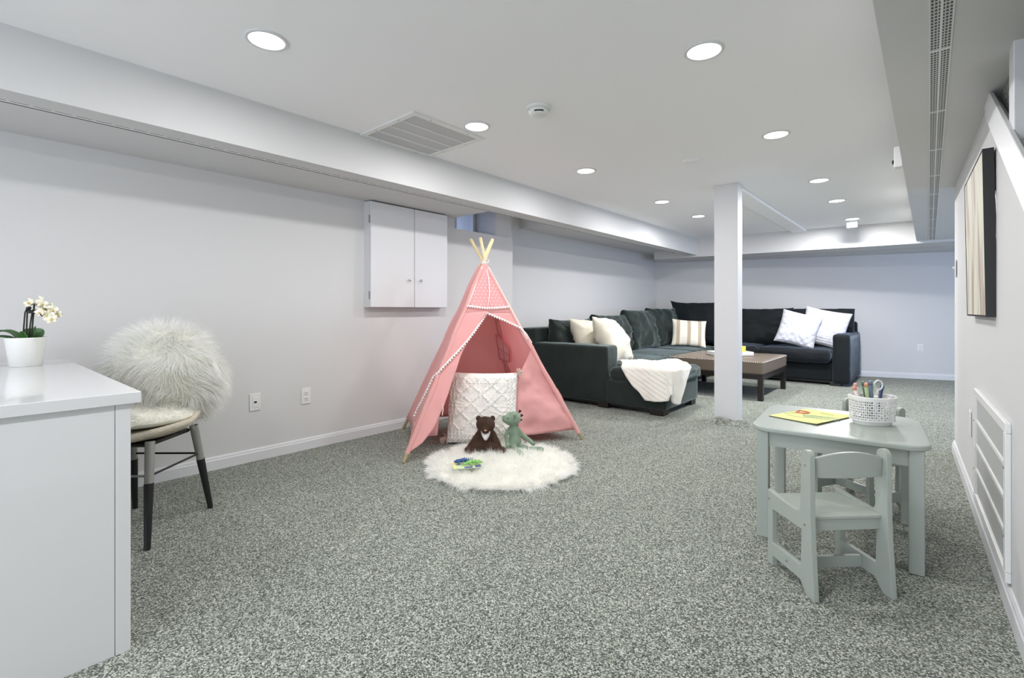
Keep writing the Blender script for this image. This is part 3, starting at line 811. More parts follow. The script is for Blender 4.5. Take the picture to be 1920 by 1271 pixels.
# ------------------------------------------------------------------ tent
PA = Vector((-2.606, 1.93, 0)); PB = Vector((-3.334, 2.46, 0)); PC = Vector((-2.032, 3.186, 0)); PD = Vector((-2.90, 3.44, 0)); AP = Vector((-2.72, 2.80, 1.396))
tee = thing('play_tent', 'pink cotton play tent on pine poles with white pompom trim', 'tent', (-2.72, 2.76, 0))
for foot, ofs in ((PA, (.008, -.004)), (PB, (-.018, -.006)), (PC, (.0, -.012)), (PD, (.006, .012))):
    top = AP+(AP-foot)*.13+Vector((ofs[0], ofs[1], 0))
    MB().tube([foot+Vector((0, 0, .001)), foot.lerp(top, .5), top], .0125, 14).build('pole', M_PINE, tee, smooth=True, angle=30)
for foot, s1 in ((PA, .962), (PB, .935), (PC, .965), (PD, .94)):
    tp_ = AP+(AP-foot)*.13+Vector({0: (.008, -.004, 0), 1: (-.018, -.006, 0), 2: (0, -.012, 0), 3: (.006, .012, 0)}[[PA, PB, PC, PD].index(foot)])
    MB().tube([tp_.lerp(foot, (.13+.018+(s1-.018)*k/14)/1.13)+Vector((.003*math.sin(k*2.1), .003*math.cos(k*1.7), 0)) for k in range(15)], [.0185+.0015*math.sin(k*1.3)-(.004 if k == 0 else 0) for k in range(15)], 12, caps=False).build('pole_sleeve', M_PINK, tee, smooth=True)
def tri(F0, F1, s, t): return AP+((F0-AP)*(1-t)+(F1-AP)*t)*s
def sheet(F0, F1, s0, s1, tl, tr, ns=24, nt=14, sag=.02, wr=.008, seed=0, outn=None, uv=False, hem=None):
    """cloth between two poles; outn is the outward normal"""
    V = []; F = []; UV = []
    n = (F0-AP).cross(F1-AP).normalized()
    if n.dot(outn) < 0: n = -n
    for i in range(ns+1):
        s = s0+(s1-s0)*i/ns; a = tl(s); b = tr(s)
        for j in range(nt+1):
            t = a+(b-a)*j/nt
            ss = s*(1+(hem(t) if hem and i == ns else 0))
            p = tri(F0, F1, ss, t)
            k = math.sin(PI*min(1, max(0, t)))
            p = p+n*(.014-sag*k*s)
            p = p+n*(wr*min(1, s*1.4)*(fbm(p+Vector((seed, 0, 0)), 4.5, 3)*1.5-.3*abs(fbm((p.x*2+seed, p.y*2, p.z*7), 2.2, 2))))
            V.append(p); UV.append(((t-.5)*s*1.39, s*1.6))
    for i in range(ns):
        for j in range(nt):
            q = i*(nt+1)+j; F.append((q, q+1, q+nt+2, q+nt+1))
    return V, F, UV
front_n = Vector((.75, -.6, .2)); leftn = Vector((-.5, -.8, .2)); backn = Vector((-1, .4, .2)); rightn = Vector((.3, 1, .2))
def interp(tab):
    def f(s):
        if s <= tab[0][0]: return tab[0][1]
        for (a, x), (b, y) in zip(tab, tab[1:]):
            if s <= b: return x+(y-x)*(s-a)/(b-a)
        return tab[-1][1]
    return f
one = lambda s: 1.0
zero = lambda s: 0.0
m = MB()
for a in ((PA, PB, .02, .925, zero, one, 26, 12, .03, .010, 1, leftn), (PB, PD, .02, .93, zero, one, 26, 16, .05, .012, 2, backn),
          (PD, PC, .02, .955, zero, one, 30, 20, .05, .022, 3, rightn)):
    V, F, U = sheet(*a); m.add(V, F)
tL = interp([(.301, .438), (.35, .325), (.402, .240), (.46, .175), (.533, .137), (.628, .126), (.768, .112), (.86, .09), (.925, .055), (.955, .01)])
tR = interp([(.301, .438), (.347, .762), (.393, .975), (.468, 1.0), (1, 1.0)])
V, F, U = sheet(PA, PC, .262, .301, zero, one, 3, 22, .0, .004, 5, front_n); m.add(V, F)
V, F, U = sheet(PA, PC, .301, .955, lambda s: -.002, tL, 40, 8, -.15, .010, 6, front_n); m.add(V, F)
V, F, U = sheet(PA, PC, .301, .45, tR, one, 16, 8, .0, .004, 7, front_n); m.add(V, F)
can = m.build('canopy', M_PINK, tee, smooth=True, solid=.002)
# upper front panel with printed dots
V, F, U = sheet(PA, PC, .022, .264, zero, one, 12, 14, -.01, .004, 5, front_n)
me = bpy.data.meshes.new('dotted_panel'); me.from_pydata([p-tee.location for p in V], [], F); uvl = me.uv_layers.new(name='UVMap')
for l in me.loops: uvl.data[l.index].uv = U[l.vertex_index]
me.materials.append(dots_mat()); dp = bpy.data.objects.new('dotted_panel', me); COL.objects.link(dp); dp.parent = tee
# right door flap hanging inside the opening
tF = interp([(.47, 1.0), (.504, .97), (.603, .80), (.678, .675), (.766, .654), (.918, .64), (1, .63)])
V, F, U = sheet(PA, PC, .475, .945, tF, one, 30, 14, .05, .030, 9, front_n)
V = [p-front_n.normalized()*.02 for p in V]
MB().add(V, F).build('door_flap', M_PINK, tee, smooth=True, solid=.002)
# piping down the poles of the upper front
nF = (PA-AP).cross(PC-AP).normalized()
if nF.dot(front_n) < 0: nF = -nF
def fp(s, t, off=.02): return tri(PA, PC, s, t)+nF*off
for t_, w_ in ((.03, .009), (.985, .008)):
    MB().tube([fp(.04+.02*k, t_, .017) for k in range(12 if t_ < .5 else 22)], w_, 6).build('pole_piping', M_PINKL, tee, smooth=True)
# pompom trims
def trim(pts, step, r, name='pompom_trim', drop=.010, seed=0):
    pts = [Vector(p) for p in pts]; m = MB(); m.tube(pts, .005, 6)
    acc = 0; d = 0
    for a, b in zip(pts, pts[1:]):
        L_ = (b-a).length
        while d <= acc+L_:
            p = a.lerp(b, (d-acc)/L_); m.ell(p+Vector((0, 0, -drop))+nF*.004, (r, r, r), seg=8, rings=6); d += step
        acc += L_
    return m.build(name, M_PINKW, tee, smooth=True)
trim([fp(.262, .01, .024), fp(.268, .2, .026), fp(.274, .4, .026), fp(.274, .6, .026), fp(.270, .8, .026), fp(.266, .97, .024)], .020, .0065)
trim([fp(.301, .438, .028), fp(.347, .77, .03), fp(.385, .965, .028), fp(.42, 1.02, .016), fp(.465, 1.035, .006)], .022, .0075)
nL = (PA-AP).cross(PB-AP).normalized()
if nL.dot(leftn) < 0: nL = -nL
def lp(s, t, off=.03): return tri(PA, PB, s, t)+nL*off
bul = [fp(.301, .438, .030), fp(.35, .33, .052), fp(.408, .232, .060), fp(.455, .165, .058), fp(.49, .113, .050), fp(.53, .06, .042), fp(.568, .012, .034), fp(.60, -.02, .026)]
trim(bul+[lp(.63, .05, .03), lp(.70, .14, .03), lp(.76, .22, .03), lp(.80, .30, .03), lp(.85, .33, .03)], .0235, .0082)
# hanging fold behind the left door flap, ties, cords
m = MB(); V = []; F = []
for i in range(9):
    for j in range(5):
        a = Vector((-2.62, 2.14, .40)).lerp(Vector((-2.547, 2.04, .158)), i/8); b = Vector((-2.575, 2.23, .42)).lerp(Vector((-2.515, 2.135, .156)), i/8)
        p_ = a.lerp(b, j/4)*1.055; p_.z -= .055; V.append(p_+Vector((.004*math.sin(j*2), 0, 0)))
for i in range(8):
    for j in range(4): q = i*5+j; F.append((q, q+1, q+6, q+5))
m.add(V, F).build('inner_fold', M_PINK, tee, smooth=True, solid=.002)
MB().tube([(-2.53, 2.20, .36), (-2.527, 2.20, .32), (-2.53, 2.195, .28)], .003, 6).build('door_tie', M_PINKW, tee)
MB().tube([AP+nF*.02+Vector((.005, .01, -.03)), fp(.12, .62, .022), fp(.20, .55, .024), fp(.272, .47, .028)], .0035, 6).build('hanging_cord', M_PINKW, tee, smooth=True)
m = MB()
c0 = AP+nF*.026+Vector((0, 0, -.012))
for sg in (-1, 1):
    m.tube([c0+R_*.002+Up*.0, c0+R_*sg*.022+Up*.018, c0+R_*sg*.034+Up*.002, c0+R_*sg*.022-Up*.014, c0], .003, 6)
    m.tube([c0, c0+R_*sg*.010-Up*.020, c0+R_*sg*.004-Up*.042], .003, 6)
m.tube([AP+Vector((.027*math.cos(a*.5), .027*math.sin(a*.5), -.016)) for a in range(13)], .004, 6)
m.tube([AP+Vector((.026*math.cos(a*.5), .026*math.sin(a*.5), -.006)) for a in range(13)], .004, 6)
m.build('tie_cord', M_PINKW, tee, smooth=True)
# little window sewn into the right wall
nR = (PD-AP).cross(PC-AP).normalized()
if nR.dot(rightn) > 0: nR = -nR
def rp(s, t, off=.045): return tri(PD, PC, s, t)+nR*off
wn = MB(); q4 = [rp(.416, .05), rp(.500, .40), rp(.585, .27), rp(.575, -.03)]
cn = sum(q4, Vector())/4
wn.add(q4+[p-nR*.006 for p in q4], [(0, 1, 2, 3), (7, 6, 5, 4), (0, 4, 5, 1), (1, 5, 6, 2), (2, 6, 7, 3), (3, 7, 4, 0)])
wd = wn.build('tent_window', mat('light_pink_mesh', (238, 178, 178), .9), tee)
m = MB()
for a, b in ((0, 1), (1, 2), (2, 3), (3, 0)): m.tube([q4[a]+nR*.002, q4[b]+nR*.002], .005, 6)
m.tube([q4[0].lerp(q4[1], .5), q4[3].lerp(q4[2], .5)], .004, 6); m.tube([q4[0].lerp(q4[3], .55), q4[1].lerp(q4[2], .5)], .004, 6)
m.build('window_bars', mat('rose_piping', (206, 128, 132), .9), wd)
MB().tube([rp(.66, .62, .03), rp(.74, .62, .03), rp(.80, .63, .03)], .002, 6).build('window_tie', mat('rose_piping', (206, 128, 132)), tee)

# ------------------------------------------------------------------ knitted floor pillow
kp = thing('floor_pillow', 'large cream knitted pillow with looped diamond pattern standing inside the tent', 'pillow', (-2.56, 2.62, .265), rot=(math.radians(-10), 0, math.radians(36)))
def knit(x, z, u, v):
    row = math.sin(z/.0125*2*PI*.5)
    q = abs((x/.078+50.0) % 2-1); r_ = abs((z/.068+50.5) % 2-1)
    dia = abs(q-r_) < .17
    loop = max(0, math.sin(x/.014*2*PI*.5+row*1.5)*math.sin(z/.0145*2*PI*.5))
    edge = abs(u) > .74 or z < -.19
    top = v > .86
    if top: return 0
    h = .0030*abs(row)
    if dia and not edge: h += .009*(.4+loop)
    if edge: h += .013*loop
    if abs(((z+.03)/.105) % 1-.5) > .455 and not edge: h += .006*loop
    return h
pl_ = pillow(.53, .53, .16, seed=2, n=150, pinch=.035, wr=.008, pw=.30, hf=knit)
pl_.build('cover', mat('cream_cotton_knit', (243, 240, 232), .95, var=.05, vscale=60), kp, world=False, smooth=True)
rnd = random.Random(8)
for (x, z) in ((-.272, -.232), (.272, -.232), (-.262, .262), (.262, .262)):
    if z > 0 and x < 0: continue
    m = MB()
    for k in range(60):
        d = Vector((rnd.gauss(math.copysign(.6, x), .5), rnd.gauss(0, .5), rnd.gauss(math.copysign(.4, z), .45))).normalized()
        m.tube([(x, 0, z), Vector((x, 0, z))+d*.028, Vector((x, 0, z))+d*.047+Vector((0, 0, -.006))], .0022, 4)
    m.build('tassel', mat('blush_yarn', (228, 206, 196), .95), kp, world=False)

# ------------------------------------------------------------------ plush bear
BY = YAW     # toys face the camera side of the tent
def tree(name, label, cat, loc, rz): return thing(name, label, cat, loc, rz)
bear = thing('plush_bear', 'small dark brown plush bear with white bib sitting on the rug edge', 'plush toy', (-2.345, 2.43, .02), YAW)
segs = []
def cap(mb, a, b, ra, rb, n=6):
    a = Vector(a); b = Vector(b); segs.append((a, b, ra, rb))
    for i in range(n+1):
        q = i/n; r = ra+(rb-ra)*q; mb.ell(a.lerp(b, q), (r, r, r), seg=14, rings=9)
m = MB()
cap(m, (0, 0, .055), (0, .005, .115), .058, .042)
cap(m, (-.012, -.005, .185), (.014, -.012, .185), .054, .054, 3)
cap(m, (.003, -.045, .170), (.005, -.072, .160), .030, .022, 3)
cap(m, (-.04, 0, .12), (-.085, -.02, .06), .026, .022); cap(m, (-.085, -.02, .06), (-.115, -.045, .022), .022, .020)
cap(m, (.045, 0, .12), (.075, -.02, .07), .026, .022); cap(m, (.075, -.02, .07), (.10, -.055, .03), .022, .020)
cap(m, (-.04, -.02, .035), (-.105, -.075, .022), .036, .026); cap(m, (.03, -.025, .035), (.105, -.085, .024), .036, .026)
cap(m, (-.105, -.075, .022), (-.112, -.090, .028), .027, .027, 1); cap(m, (.105, -.085, .024), (.122, -.100, .028), .028, .027, 1)
m.build('body', M_BEARB, bear, world=False, rem=.006)
for sx in (-1, 1):
    e = MB().ell((sx*.050+.001, .004, .226), (.019, .010, .019), rot=(0, 0, -sx*.4)).build('ear', M_BEARB, bear, world=False, smooth=True)
    MB().ell((sx*.021+.002, -.058, .196), (.0042, .004, .0042), seg=10, rings=8).build('eye', M_BLACK, bear, world=False, smooth=True)
    MB().ell((sx*.112+.003, -.118-.008*sx, .028), (.013, .006, .013), seg=10, rings=8).build('paw_pad', mat('tan_plush', (120, 92, 72), .9), bear, world=False, smooth=True)
MB().ell((.005, -.094, .165), (.009, .005, .006), seg=10, rings=8).build('nose', mat('dusty_pink', (190, 140, 128), .6), bear, world=False, smooth=True)
m = MB()
V = []; F = []
for i in range(9):
    for j in range(7):
        a = -1+2*j/6; z = .136-.046*i/8; w_ = (.036-.016*(i/8))*(1 if i < 6 else 1-.12*(i-5)*abs(a))
        V.append((a*w_+.004, -.052-.012*(1-a*a)-.010*math.sin(i/8*PI)+.02*a*a, z+.012*a*a*(1-i/8)*1.8))
for i in range(8):
    for j in range(6): q = i*7+j; F.append((q, q+1, q+8, q+7))
m.add(V, F).build('bib', mat('white_cotton', (240, 238, 236), .9), bear, world=False, smooth=True, solid=.002)
def seg_fur(n, L_, seed, zmin=-1):
    rnd = random.Random(seed); out = []
    wts = [((b-a).length+ra+rb)*(ra+rb) for a, b, ra, rb in segs]
    while len(out) < n:
        k = rnd.choices(range(len(segs)), wts)[0]; a, b, ra, rb = segs[k]
        q = rnd.random(); c = a.lerp(b, q); r = ra+(rb-ra)*q
        v = Vector((rnd.gauss(0, 1), rnd.gauss(0, 1), rnd.gauss(0, 1))).normalized(); p = c+v*r*.97
        ok = True
        for a2, b2, r2, r3 in segs:
            d = b2-a2; tt = max(0, min(1, (p-a2).dot(d)/max(1e-9, d.dot(d))))
            if (p-a2-d*tt).length < (r2+(r3-r2)*tt)*.90: ok = False; break
        if ok and p.z > zmin: out.append((p, v, (0, 0, -.5)))
    return out
build_raw(strands(seg_fur(9000, 0, 3), .010, .0013, droop=.3, jit=.3, seed=9), 'plush_pile', M_BEAR, bear, world=False)

# ------------------------------------------------------------------ long legged green plush creature
gr = thing('plush_dragon', 'green long legged plush creature with small horns and dark back spikes, sitting beside the bear', 'plush toy', (-2.225, 2.575, .02), YAW)
segs = []; m = MB()
cap(m, (.02, 0, .055), (.016, .004, .14), .048, .030)
cap(m, (.016, .004, .14), (.010, .004, .175), .028, .022)
cap(m, (.014, -.005, .222), (.004, -.012, .226), .050, .048, 2)
cap(m, (-.014, -.022, .214), (-.042, -.040, .226), .038, .030, 3)
cap(m, (-.012, 0, .150), (-.045, -.015, .105), .015, .014); cap(m, (-.045, -.015, .105), (-.030, -.045, .040), .014, .015)
cap(m, (.035, 0, .150), (.085, .0, .095), .015, .015); cap(m, (.085, .0, .095), (.150, -.015, .045), .015, .016)
cap(m, (.0, -.02, .035), (.03, -.085, .024), .020, .014); cap(m, (.045, -.01, .035), (.120, -.050, .022), .018, .014)
cap(m, (.03, -.085, .024), (.055, -.145, .018), .014, .017); cap(m, (.120, -.050, .022), (.190, -.075, .022), .014, .020)
cap(m, (.055, -.145, .018), (.068, -.150, .014), .019, .012, 2); cap(m, (.190, -.075, .022), (.205, -.070, .022), .020, .016, 2)
m.build('body', M_GREEN, gr, world=False, rem=.005)
MB().ell((-.030, -.048, .040), (.015, .014, .022), rot=(.3, 0, .2)).build('paw', M_GREENL, gr, world=False, smooth=True)
MB().ell((.060, -.156, .018), (.018, .011, .014)).build('paw', M_GREENL, gr, world=False, smooth=True)
for x, y, z, rx, ry in ((-.066, -.045, .254, -.2, -.6), (-.052, -.052, .258, -.1, -.35), (-.004, -.03, .276, -.1, .1), (.016, -.022, .276, -.1, .35)):
    MB().lathe([(.006, 0), (.0045, .009), (.0, .020)], (0, 0, 0), 10).build('horn', mat('white_felt', (238, 238, 230), .9), gr, world=False, smooth=True)
    o = gr.children[-1] if False else [c for c in COL.objects if c.parent == gr and c.name.startswith('horn')][-1]
    o.location = (x, y, z-.008); o.rotation_euler = (rx, ry, 0)
for x, z, s_ in ((.056, .266, .015), (.068, .236, .015), (.062, .205, .012)):
    MB().prism([(x-.012, z-s_), (x+.014, z+s_*.3), (x-.006, z+s_)], .0, .012, 1).build('back_spike', M_BLACK, gr, world=False, bevel=.002)
for x, y in ((.020, -.058), (-.026, -.070)):
    MB().ell((x, y, .236), (.004, .003, .0045), seg=10, rings=8).build('eye', M_BLACK, gr, world=False, smooth=True)
MB().tube([(.010, -.055, .248), (.030, -.048, .249)], .0015, 5).build('brow', M_BLACK, gr, world=False)

# ------------------------------------------------------------------ toy card with two lizards on the rug
cdt = thing('toy_card', 'printed picture card with a yellow strip lying on the shag rug', 'card', (-2.13, 2.045, .058), math.radians(52))
MB().box(-.085, -.060, -.001, .085, .060, .001).build('card', mat('pale_lime_print', (206, 224, 170), .5), cdt, world=False)
MB().box(-.085, -.060, .001, -.068, .060, .0016).build('yellow_strip', mat('butter_yellow', (240, 224, 150), .5), cdt, world=False)
MB().box(-.02, -.058, .001, .030, -.030, .0016).box(.045, -.055, .001, .083, -.012, .0016).build('purple_print', mat('violet_print', (92, 92, 160), .5), cdt, world=False)
MB().box(-.064, .0, .001, -.02, .035, .0016).build('grey_print', mat('grey_print', (165, 165, 160), .5), cdt, world=False)
def lizard(name, label, loc, rz, m_, sc, spikes):
    t = thing(name, label, 'toy', loc, rz); mb = MB()
    body = [(-.075, 0, .004), (-.05, .004, .008), (-.025, .006, .014), (.0, .004, .018), (.025, 0, .016), (.045, -.004, .014), (.062, -.008, .010)]
    mb.tube([Vector(p)*sc for p in body], [r*sc for r in (.001, .005, .009, .013, .011, .011, .004)], 10)
    for x, y in ((-.018, 1), (-.018, -1), (.03, 1), (.03, -1)):
        mb.tube([Vector((x, 0, .014))*sc, Vector((x+.006, y*.018, .012))*sc, Vector((x+.012, y*.028, .002))*sc], [.005*sc, .004*sc, .0035*sc], 6)
    mb.build('body', m_, t, world=False, smooth=True)
    mb = MB()
    for k in range(spikes):
        x = -.05+.1*k/(spikes-1); z = .016+.012*(1-abs(x)/.06)
        mb.tube([Vector((x, .002, z))*sc, Vector((x-.006, .002, z+.010))*sc], [.0035*sc, .0004], 5)
    mb.build('back_spikes', m_, t, world=False)
    return t
lizard('toy_lizard', 'small blue spiny toy lizard on the printed card', (-2.165, 2.055, .062), math.radians(60+180), mat('blue_rubber', (44, 82, 140), .4, var=.3, vscale=60), 1.0, 9)
lizard('toy_lizard', 'small lime green toy lizard on the printed card, in front of the blue one', (-2.105, 2.065, .062), math.radians(62), mat('lime_rubber', (140, 196, 104), .4, var=.3, vscale=60), 1.0, 5)
# ------------------------------------------------------------------ sectional sofa
sofa = thing('sectional_sofa', 'large dark green velvet sectional sofa with chaise filling the far corner', 'sofa', (-2.5, 6.2, 0))
def sb(name, x0, y0, z0, x1, y1, z1, m_=M_SOFA, parent=None, rz=0, **k):
    cx, cy, cz = (x0+x1)/2, (y0+y1)/2, (z0+z1)/2
    o = soft_box(x1-x0, y1-y0, z1-z0, **k).build(name, m_, parent or sofa, world=False, smooth=True)
    o.location = (cx+2.5, cy-6.2, cz); o.rotation_euler = (0, 0, rz)
    return o
# left run: arm, base, chaise base
sb('arm', -3.50, 4.36, .055, -2.49, 4.60, .632, r=.03, crown=.008, wr=.003, seed=1, n=20, side=.004)
sb('back_frame', -3.64, 4.362, .055, -3.42, 7.9, .80, r=.04, crown=.01, wr=.003, seed=2, n=18, side=.0)
sb('chaise_base', -2.50, 4.362, .055, -1.875, 5.22, .295, r=.02, crown=0, wr=.002, seed=3, n=14, side=.004)
sb('seat_base', -3.45, 4.62, .055, -2.47, 8.0, .285, r=.02, crown=0, wr=.002, seed=4, n=14, side=0)
sb('seat_base', -2.60, 7.66, .055, -.95, 8.75, .285, m_=M_SOFAD, r=.02, crown=0, wr=.002, seed=5, n=14, side=0)
sb('seat_cushion', -3.40, 4.605, .29, -1.835, 5.22, .425, r=.05, crown=.022, wr=.009, seed=6, n=26, side=.012)
chf = sb('seat_cushion', -2.475, 4.365, .283, -1.84, 4.72, .42, r=.05, crown=.012, wr=.007, seed=16, n=20, side=.006)
sb('seat_cushion', -3.40, 5.23, .285, -2.40, 5.84, .425, r=.05, crown=.030, wr=.009, seed=7, n=22, side=.012)
sb('seat_cushion', -3.40, 5.85, .285, -2.44, 6.86, .425, r=.05, crown=.035, wr=.009, seed=8, n=22, side=.012)
sb('seat_cushion', -3.40, 6.87, .285, -2.50, 7.95, .43, r=.05, crown=.03, wr=.009, seed=9, n=22, side=.012)
sb('seat_cushion', -2.49, 7.56, .30, -1.875, 8.5, .475, m_=M_SOFAD, r=.06, crown=.03, wr=.009, seed=10, n=22, side=.012)
sb('seat_cushion', -1.87, 7.53, .30, -.985, 8.6, .475, m_=M_SOFAD, r=.06, crown=.03, wr=.009, seed=11, n=22, side=.012)
sb('arm', -.97, 7.60, .03, -.775, 8.86, .685, m_=M_SOFAD, r=.04, crown=.008, wr=.003, seed=12, n=18, side=.006)
sb('back_frame', -3.30, 8.42, .055, -.785, 8.62, .84, m_=M_SOFAD, rz=.17, r=.04, crown=.01, wr=.003, seed=13, n=18, side=0)
# loose back cushions
def backc(cx, cy, cz, w_, h, t, rz, tilt, seed, m_=M_SOFA, wr=.035, ears=.02):
    o = pillow(w_, h, t, seed=seed, n=30, pinch=.02, wr=wr, wsc=4, pw=.28, ears=ears).build('back_cushion', m_, sofa, world=False, smooth=True)
    o.location = (cx+2.5, cy-6.2, cz); o.rotation_euler = (tilt, 0, rz); return o
backc(-3.28, 4.92, .655, .82, .46, .22, PI/2, math.radians(-8), 21)
backc(-3.22, 5.80, .685, .86, .50, .24, PI/2, math.radians(-12), 22)
backc(-3.20, 6.62, .72, .90, .56, .25, PI/2+.05, math.radians(-16), 23)
backc(-3.20, 7.42, .74, .86, .58, .25, PI/2-.05, math.radians(-14), 24)
backc(-2.80, 7.96, .80, .92, .66, .26, .22, math.radians(-14), 25, M_SOFAD, ears=.05)
backc(-1.98, 8.17, .75, .86, .56, .24, .17, math.radians(-12), 26, M_SOFAD)
backc(-1.25, 8.31, .75, .92, .56, .24, .14, math.radians(-12), 27, M_SOFAD, ears=.0)
for x0, y0, x1, y1 in ((-2.03, 4.37, -1.895, 4.50), (-2.03, 5.09, -1.895, 5.21), (-3.6, 4.38, -3.48, 4.50), (-2.6, 4.37, -2.48, 4.49), (-1.0, 7.62, -.88, 7.74), (-.92, 8.7, -.80, 8.82)):
    MB().box(x0, y0, 0, x1, y1, .056).build('foot', M_ESP, sofa, bevel=.004)
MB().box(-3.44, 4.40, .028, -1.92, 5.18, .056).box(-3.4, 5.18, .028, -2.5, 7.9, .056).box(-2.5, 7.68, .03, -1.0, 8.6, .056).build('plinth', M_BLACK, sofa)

# throw pillows
def tp(name, label, loc, rot, w_, h, t, m_, seed, group=None, **k):
    o = pillow(w_, h, t, seed=seed, **k).build(name, m_, None, smooth=True)
    o.location = loc; o.rotation_euler = rot; return tag(o, label, 'pillow')
tp('throw_pillow', 'cream throw pillow leaning behind the near sofa arm, left of the fuzzy one', (-3.04, 4.90, .665), (math.radians(-26), math.radians(4), PI/2-.08), .48, .50, .24, M_CREAM, 31, wr=.025, pw=.5, pinch=.09)
tp('throw_pillow', 'fuzzy ivory throw pillow standing between the cream pillow and the chaise blanket', (-2.72, 4.90, .66), (math.radians(-30), math.radians(5), PI/2+.10), .52, .58, .27, M_CREAM, 32, wr=.03, pw=.5, pinch=.09)
sp = tp('throw_pillow', 'striped cream and tan throw pillow in the sofa corner', (-2.76, 7.30, .655), (math.radians(-18), math.radians(4), .50), .50, .42, .16, stripe_mat(), 33, wr=.008)
def quilt(x, z, u, v):
    a = .008*abs(math.sin((x+z)*PI/.09))**.6+.008*abs(math.sin((x-z)*PI/.09))**.6
    return a*.7 if abs(u) < .93 and abs(v) < .93 else 0
def rows(x, z, u, v): return .006*abs(math.sin(z*PI/.035))
tp('throw_pillow', 'white quilted throw pillow with raised diamond pattern, leaning tilted on the dark sofa', (-1.40, 7.80, .735), (math.radians(-20), math.radians(14), .12), .50, .50, .17, M_WHITEF, 34, hf=quilt, n=60)
tp('throw_pillow', 'white ribbed throw pillow against the right sofa arm, behind the quilted one', (-1.12, 8.02, .755), (math.radians(-18), math.radians(12), .05), .56, .54, .17, M_WHITEF, 35, hf=rows, n=60)

# blanket over the chaise corner
bl = MB(); V = []; F = []; nu, nv = 60, 60
def bsurf(a, b):
    """a along the chaise edge, b from the seat over the near side and down"""
    top = .452
    x = -2.40+.56*a-.04*b+.14*b*a+.06*math.sin(b*3)*(1-a)
    return x
rnd = random.Random(2)
def drape(p):
    # footprint (x, y) flattened coordinates are folded over the chaise: near side y < 4.36, front side x > -1.84
    x, y = p; ex, ey, z0 = -1.835, 4.352, .447
    ox = max(0, x-ex); oy = max(0, ey-y)
    if ox == 0 and oy == 0:
        z = z0; X_, Y_ = x, y
    elif oy >= ox:
        rr = .03; d = oy+ox*.3; X_ = x-ox*.75; Y_ = ey-min(.022, d)-.012*math.sin(min(1, d*5)*PI/2)-.016*(.5+.5*math.sin(x*26+y*5))*min(1, d*5); z = z0-max(0, d-.01)
    else:
        d = ox+oy*.3; Y_ = y+oy*.75; X_ = ex+min(.022, d)+.012+.014*(.5+.5*math.sin(y*26))*min(1, d*5); z = z0-max(0, d-.01)
    ins = min(1, .06+max(ox, oy)*6)
    h = .016*(1-ins)+.0032*math.sin((x*.55+y)*2*PI/.045) + .02*fbm((x*1.2, y*1.2, 3), 4, 3)*(1-ins*.4)
    if ox == 0 and oy == 0: z += h+.014
    elif oy >= ox: Y_ -= h*.8+.004
    else: X_ += h*.8+.004
    return (X_, Y_, z)
c00, c10, c11, c01 = Vector((-2.47, 4.56)), Vector((-2.05, 4.02)), Vector((-1.50, 4.50)), Vector((-2.02, 4.95))
for j in range(nv+1):
    for i in range(nu+1):
        u, v = i/nu, j/nv
        p = (c00*(1-u)+c10*u)*(1-v)+(c01*(1-u)+c11*u)*v
        p += Vector((.02*math.sin(v*9), .02*math.sin(u*8)))+Vector((.11, -.13))*(4*v*(1-v))*u**2
        V.append(drape((p.x, p.y)))
for j in range(nv):
    for i in range(nu): q = j*(nu+1)+i; F.append((q, q+1, q+nu+2, q+nu+1))
o = bl.add(V, F).build('throw_blanket', mat('ivory_plush_blanket', (240, 237, 226), .95, bump=.6, bscale=130, sheen=.5), None, smooth=True, solid=.016)
tag(o, 'ivory ribbed plush blanket draped over the near corner of the chaise', 'blanket')

# ------------------------------------------------------------------ leather ottoman table
ot = thing('ottoman_table', 'square taupe leather ottoman with nailhead trim on dark wood legs', 'ottoman', (-1.90, 6.38, 0))
ox0, ox1, oy0, oy1 = -2.43, -1.375, 5.80, 6.95
cu = soft_box(ox1-ox0, oy1-oy0, .145, r=.014, crown=.008, wr=.0015, seed=3, n=16, side=.0).build('leather_top', M_LEATH, ot, world=False, smooth=True)
cu.location = ((ox0+ox1)/2+1.90, (oy0+oy1)/2-6.38, .365)
m = MB()
for k in range(46):
    x = ox0+.012+(ox1-ox0-.024)*k/45
    for y in (oy0-.001, oy1+.001): m.ell((x, y, .425), (.0065, .003, .0065), seg=6, rings=4)
for k in range(50):
    y = oy0+.012+(oy1-oy0-.024)*k/49
    for x in (ox0-.001, ox1+.001): m.ell((x, y, .425), (.003, .0065, .0065), seg=6, rings=4)
nh = m.build('nailheads', mat('bright_nickel_nail', (225, 222, 214), .25, metal=.6), ot, smooth=True); nh['kind'] = 'stuff'
m = MB(); e = .005
m.box(ox0+e, oy0+e, .235, ox1-e, oy0+.05, .292).box(ox0+e, oy1-.05, .235, ox1-e, oy1-e, .292).box(ox0+e, oy0+.05, .235, ox0+.05, oy1-.05, .292).box(ox1-.05, oy0+.05, .235, ox1-e, oy1-.05, .292)
m.build('frame', M_ESP, ot, bevel=.003)
for x in (ox0+.005, ox1-.06):
    for y in (oy0+.005, oy1-.06):
        MB().box(x, y, 0, x+.055, y+.055, .236).build('leg', M_ESP, ot, bevel=.003)
t = thing('serving_tray', 'white tray on the ottoman, half hidden behind the column', 'tray', (-1.875, 6.31, .448), .72)
m = MB().box(-.24, -.12, 0, .24, .12, .008).box(-.24, -.12, .008, -.228, .12, .045).box(.228, -.12, .008, .24, .12, .045).box(-.228, -.12, .008, .228, -.108, .045).box(-.228, .108, .008, .228, .12, .045)
m.build('tray_body', M_PLAS, t, world=False, bevel=.003)
tag(MB().box(-.004, -.035, 0, .004, .035, .10).build('yellow_card', mat('yellow_card', (226, 214, 84), .6)), 'small yellow card standing in the tray on the ottoman', 'card')
